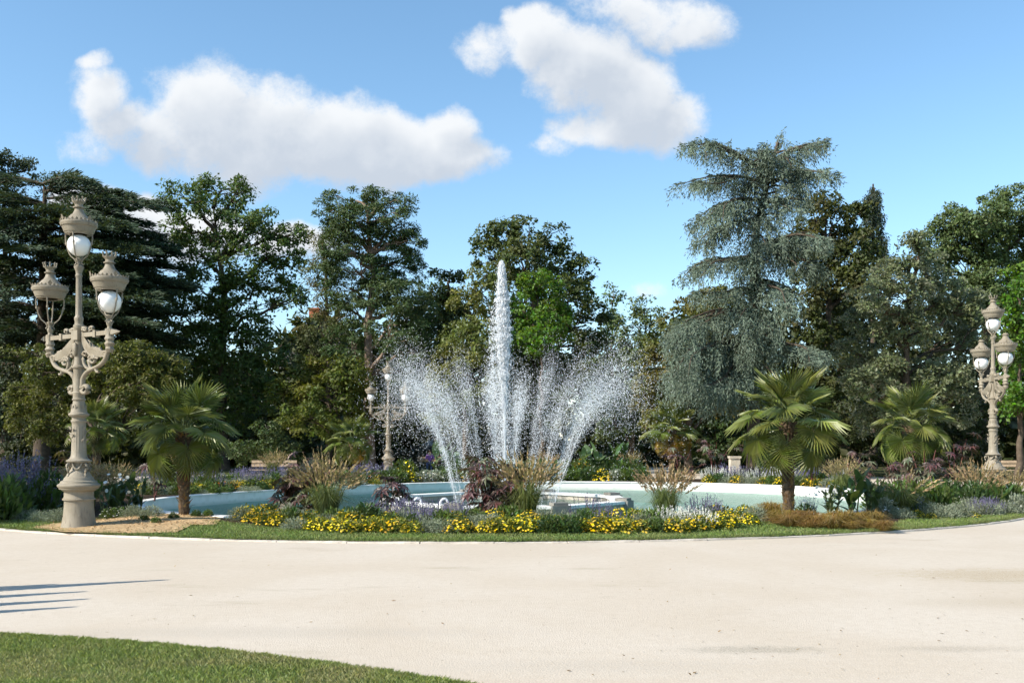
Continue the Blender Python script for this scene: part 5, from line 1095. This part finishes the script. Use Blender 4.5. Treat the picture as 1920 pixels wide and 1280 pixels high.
def label_rows():
    for (kind, where), os_ in placed.items():
        os_.sort(key=lambda o: o.location.x / o.location.y)
        for k, o in enumerate(os_):
            o['label'] = INFO[kind][0] + ' ' + where + ('' if len(os_) == 1 else ', %s from the left' % ordinal(k + 1))
# front bed, three rows
front = lambda x: np.interp(x, [430, 470, 540, 640, 1250, 1350, 1430], [19.6, 18.9, 18.0, 17.25, 17.3, 18.0, 19.2]) + .22
row_mix = [['yellow'] * 5 + ['green', 'silver', 'silver'], ['yellow'] * 4 + ['violet', 'silver', 'green', 'silver'], ['violet', 'silver', 'green', 'silver', 'yellow', 'green', 'yellow', 'yellow']]
WH = 'dotted in the front bed'; ROWS = ["in the front bed's front row", "in the front bed's middle row", "in the front bed's back row"]
for rw, (dd_, step, s_) in enumerate(((0, 26, .98), (.5, 29, 1.06), (1.05, 36, 1.18))):
    x = 448 + rw * 14
    while x < 1424:
        dk = front(x) + dd_ + rs.normal(0, .08)
        if dk < 20.1: bed(row_mix[rw][int(rs.integers(0, 8))], x + rs.normal(0, 5), dk, s_ * rs.uniform(.82, 1.12), ROWS[rw])
        x += step * rs.uniform(.85, 1.2)
for x in (640, 652, 1196, 830): bed('white', x, front(x) + .03, .45, WH)
for x in (500, 508): bed('orange', x, 19.4, .6, WH)
for x in (1238, 1262, 1288, 1312): bed('white_sage', x, 18.25 + .1 * rs.normal(), 1.0, 'by the right-hand grass tuft')
for x in (756, 790, 826, 700): bed('violet', x, 18.9, 1.05, WH)
for x in (548, 1340, 770): place('sword', x, 19.4, 1., 'dark green sword-leaved plant ' + {548: 'left of the left-hand grass tuft', 1340: 'right of the right-hand grass tuft', 770: 'below the bent pipes'}[x], 'sword plant', 'sword-leaved plants')
GL = 'tall fountain grass tuft with tan plumes '
place('grass', 612, 19.3, 1.38, GL + 'at the left of the front bed', 'ornamental grass', 'fountain grass tufts'); place('grass', 985, 18.9, 1.42, GL + 'in the middle, right of the purple castor', 'ornamental grass', 'fountain grass tufts')
place('grass', 1248, 19.2, 1.22, GL + 'before the white basin wall right of centre', 'ornamental grass', 'fountain grass tufts'); place('grass', 512, 43., 1.35, GL + 'across the water on the left', 'ornamental grass', 'fountain grass tufts')
place('dark_grass', 1690, 21.5, 1.35, GL + 'beneath the second palm, mostly green', 'ornamental grass', 'fountain grass tufts'); place('grass', 1835, 23.8, 1.2, GL + 'left of the right-hand lamp foot', 'ornamental grass', 'fountain grass tufts')
place('grass', 1180, 43., 1.25, GL + 'across the water, right of the spray', 'ornamental grass', 'fountain grass tufts'); place('grass', 1020, 42.8, 1.3, GL + 'across the water behind the jets', 'ornamental grass', 'fountain grass tufts')
place('grass', 165, 22.5, 1.2, GL + 'right behind the front left lamp', 'ornamental grass', 'fountain grass tufts'); place('grass', 215, 23.5, 1.15, GL + 'between front left lamp and left palm', 'ornamental grass', 'fountain grass tufts')
place('grass', 1580, 28., 1.2, GL + 'between the two right palms', 'ornamental grass', 'fountain grass tufts'); place('grass', 1900, 25.2, 1.0, GL + 'at the right edge of the bed', 'ornamental grass', 'fountain grass tufts')
CP = 'purple-leaved castor plant '
castor(575, 19.9, 1.3, 1.25, 80, CP + 'behind the left-hand grass tuft'); castor(540, 20.0, .85, .8, 40, CP + 'lower one left of the left-hand grass tuft')
castor(912, 19.3, 1.3, 1.2, 90, CP + 'in the middle before the tall jet', .25); castor(950, 19.6, 1.1, .9, 40, CP + 'close behind the middle grass tuft', .25)
castor(727, 19.7, .85, .65, 30, CP + 'small one below the distant lamp'); castor(1275, 42., 1.5, 1.7, 34, CP + 'beneath the far yellow-fronded palm')
castor(1338, 42.3, 1.75, 2.0, 44, CP + 'across the water beside the stone post', .5); castor(1524, 34.5, 1.6, 1.2, 34, CP + 'right of the large palm trunk', .5)
castor(1612, 30., 1.55, 1.3, 34, CP + 'between the large palm and second palm'); castor(1735, 25., 1.45, 1.3, 40, CP + 'in front of the second palm trunk')
castor(1790, 26.5, 1.75, 1.5, 50, CP + 'tallest one left of right-hand lamp', .5); castor(1680, 25.6, 1.2, .9, 24, CP + 'left beneath the second palm')
castor(150, 25., 1.3, 1.0, 26, CP + 'in shade left of front left lamp', .4); castor(60, 23.5, 1.4, 1.1, 30, CP + 'in shade at the left edge', .5); castor(290, 26., 1.25, 1., 24, CP + 'behind the left palm')
# left end of the bed
canna(232, 21.4, .95, 40, 'deepgreen', 'broad-leaved green plant between front left lamp and left palm', .35, flowers=L['whitep']); canna(258, 21.8, .85, 32, 'deepgreen', 'lower broad-leaved plant beside the left palm', .3)
canna(195, 21.2, .7, 10, 'banana', 'bright green canna close right of front left lamp', .25); canna(112, 21.5, .9, 12, 'banana', 'green canna just left of front left lamp foot', .25)
for x, d in ((80, 20.), (108, 19.8), (52, 20.4), (250, 20.2), (284, 20.0)): bed('silver', x, d, 1., 'by the front left lamp')
for x, d in ((15, 21.), (-20, 21.5), (30, 22.), (70, 22.3), (-60, 22.), (5, 20.4), (40, 23.2), (95, 22.8), (-40, 23.5)): bed('green' if x % 2 else 'violet', x, d, 2.1, 'in shade at the left edge', 1.35)
for x, d in ((205, 20.3), (222, 20.4), (60, 20.6)): bed('white', x, d, .8, 'near the front left lamp')
for x, d in ((292, 18.9), (325, 19.6), (270, 19.3), (368, 20.), (390, 20.2)): bed('green', x, d, .45, 'dotted over the wood mulch', 1.2)
# right end of the bed
for k, x in enumerate(np.linspace(1462, 1652, 9)): bed('sedge', x + rs.normal(0, 6), np.interp(x, [1440, 1500, 1660], [19.0, 18.0, 17.7]) + rs.normal(0, .14) + .62, rs.uniform(.6, 1.2), 'before the large right palm, front row', rs.uniform(.75, 1.05))
for k, x in enumerate(np.linspace(1450, 1640, 6)): bed('sedge', x + rs.normal(0, 5), np.interp(x, [1440, 1500, 1660], [19.4, 18.5, 18.2]) + .75 + rs.normal(0, .12), rs.uniform(.7, 1.3), 'before the large right palm, back row', 1.)
canna(1600, 20.4, 1.15, 18, 'banana', 'large glossy dark green canna right of the large palm', .3); canna(1560, 20.3, .8, 36, 'deepgreen', 'dark leafy plant with white flowers beside the large palm', .35, flowers=L['whitep']); canna(1635, 20.6, .95, 36, 'deepgreen', 'dark leafy plant right of the glossy canna', .35)
right_off = lambda x: float(np.interp(x, [1600, 1680, 1800, 1930], [.5, 1.8, 1.9, 2.2]))
for x, d, s_ in ((1690, 18.9, 1.), (1770, 19.2, 1.25), (1745, 19.5, 1.1), (1800, 19.4, 1.2), (1850, 20., 1.2), (1890, 20.4, 1.3), (1925, 21., 1.3), (1640, 19.9, 1.), (1820, 20.6, 1.3), (1905, 21.6, 1.4), (1590, 19.6, .8)): bed('silver', x, d + right_off(x), s_, "at the bed's right end")
for x, d, s_ in ((1720, 19.2, .6), (1745, 18.9, .5), (1825, 19.3, .55)): bed('yellow', x, d + right_off(x), s_, "at the bed's right end")
for x, d in ((1838, 20.0), (1860, 20.2), (1720, 19.9), (1510, 20.6), (1560, 26.)): bed('violet', x, d + right_off(x), .95, "at the bed's right end")
for x, d in ((1800, 21.4), (1870, 21.8), (1900, 21.2), (1780, 22.), (1660, 19.6), (1700, 20.2)): bed('white', x, d + right_off(x), 1.25, "at the bed's right end", 1.2)
for x, d in ((1760, 21.5), (1720, 22.2), (1780, 23.), (1830, 22.3), (1815, 23.4), (1740, 23.5), (1690, 23.), (1655, 22.), (1860, 23.), (1890, 23.4)): bed('green', x, d + .8, 1.7, "at the bed's right end", 1.25)
canna(1880, 22.8, .8, 14, 'banana', 'bright green canna right of the lamp at right edge', .3); canna(1858, 24., .9, 10, 'canna_pale', 'pale green canna before the foot of the right-hand lamp', .25)
# across the water
FL = 'across the water on the left'; FR = 'across the water on the right'
def far_d(x):   # just beyond the far rim
    dx = (x - CX) / F
    for d in np.arange(26, 46, .1):
        p = np.array([dx * d, d]) - BC
        if p[1] > 0 and np.hypot(*p) > rim_r(math.atan2(p[1], p[0])) + .55: return d
    return 42.
for x in np.arange(270, 745, 17):
    d = far_d(x); bed(['yellow', 'green', 'yellow', 'orange', 'yellow', 'green'][int(rs.integers(0, 6))], x, d + rs.uniform(0, .2), 1.25, 'along the far rim on the left'); bed(['violet', 'green', 'green', 'silver', 'violet'][int(rs.integers(0, 5))], x + 8, d + .8, 1.6, 'behind the far rim on the left'); bed(['violet', 'green', 'green', 'green'][int(rs.integers(0, 4))], x, d + 1.7, 1.7, 'back row beyond the water, left')
for x in np.arange(262, 735, 19):
    o = place(['green', 'silver', 'green', 'yellow'][int(rs.integers(0, 4))], x + rs.normal(0, 4), far_d(x) - .45, rs.uniform(.75, 1.1), '', '', '', z0=.13); kd = {'leafy': 'green', 'silve': 'silver', 'daisy': 'yellow'}[o.name[:5]]
    tag(o, None, INFO[kd][1], INFO[kd][0]); placed.setdefault((kd, 'spilling over the left coping'), []).append(o)
for x in np.arange(1330, 1590, 17):
    d = far_d(x); bed(['yellow', 'green', 'silver', 'yellow'][int(rs.integers(0, 4))], x, d + rs.uniform(0, .2), 1.2, 'along the far rim on the right'); bed(['violet', 'white_sage', 'violet', 'silver', 'green'][int(rs.integers(0, 5))], x + 8, d + .8, 1.6, 'behind the far rim on the right')
for x in np.arange(745, 1215, 24):
    d = far_d(x); bed(['green', 'green', 'white', 'yellow'][int(rs.integers(0, 4))], x, d + .3, 1.7, 'along the far rim behind the jets', 1.1)
    if x < 1180 and not 775 < x + 10 < 835: bed('green', x + 10, d + 1.3, 2.4, 'back row beyond the jets', 1.15)
for x in (765, 1092): bed('yellow', x, far_d(x) + 1.0, 2., 'across the water behind the jets', 1.6)
canna(822, 40.4, 1.7, 12, 'canna_pale', 'tall pale green canna across the water left of the jets', .4); canna(848, 40.6, 1.75, 12, 'canna_pale', 'pale green canna across the water behind the castor', .4); canna(1098, 40.4, 1.5, 12, 'canna_pale', 'pale green canna across the water right of the jets', .4)
canna(1122, 40.6, 1.75, 12, 'canna_pale', 'tallest pale green canna across the water, right of the jets', .4); canna(1160, 40.8, 1.6, 20, 'banana', 'bright green leafy plant across the water beside the gravel', .55)
label_rows()
for kind in PR:
    for src in PR[kind]:
        if src.name not in protos_used:
            for c in list(src.children): bpy.data.objects.remove(c)
            bpy.data.objects.remove(src)
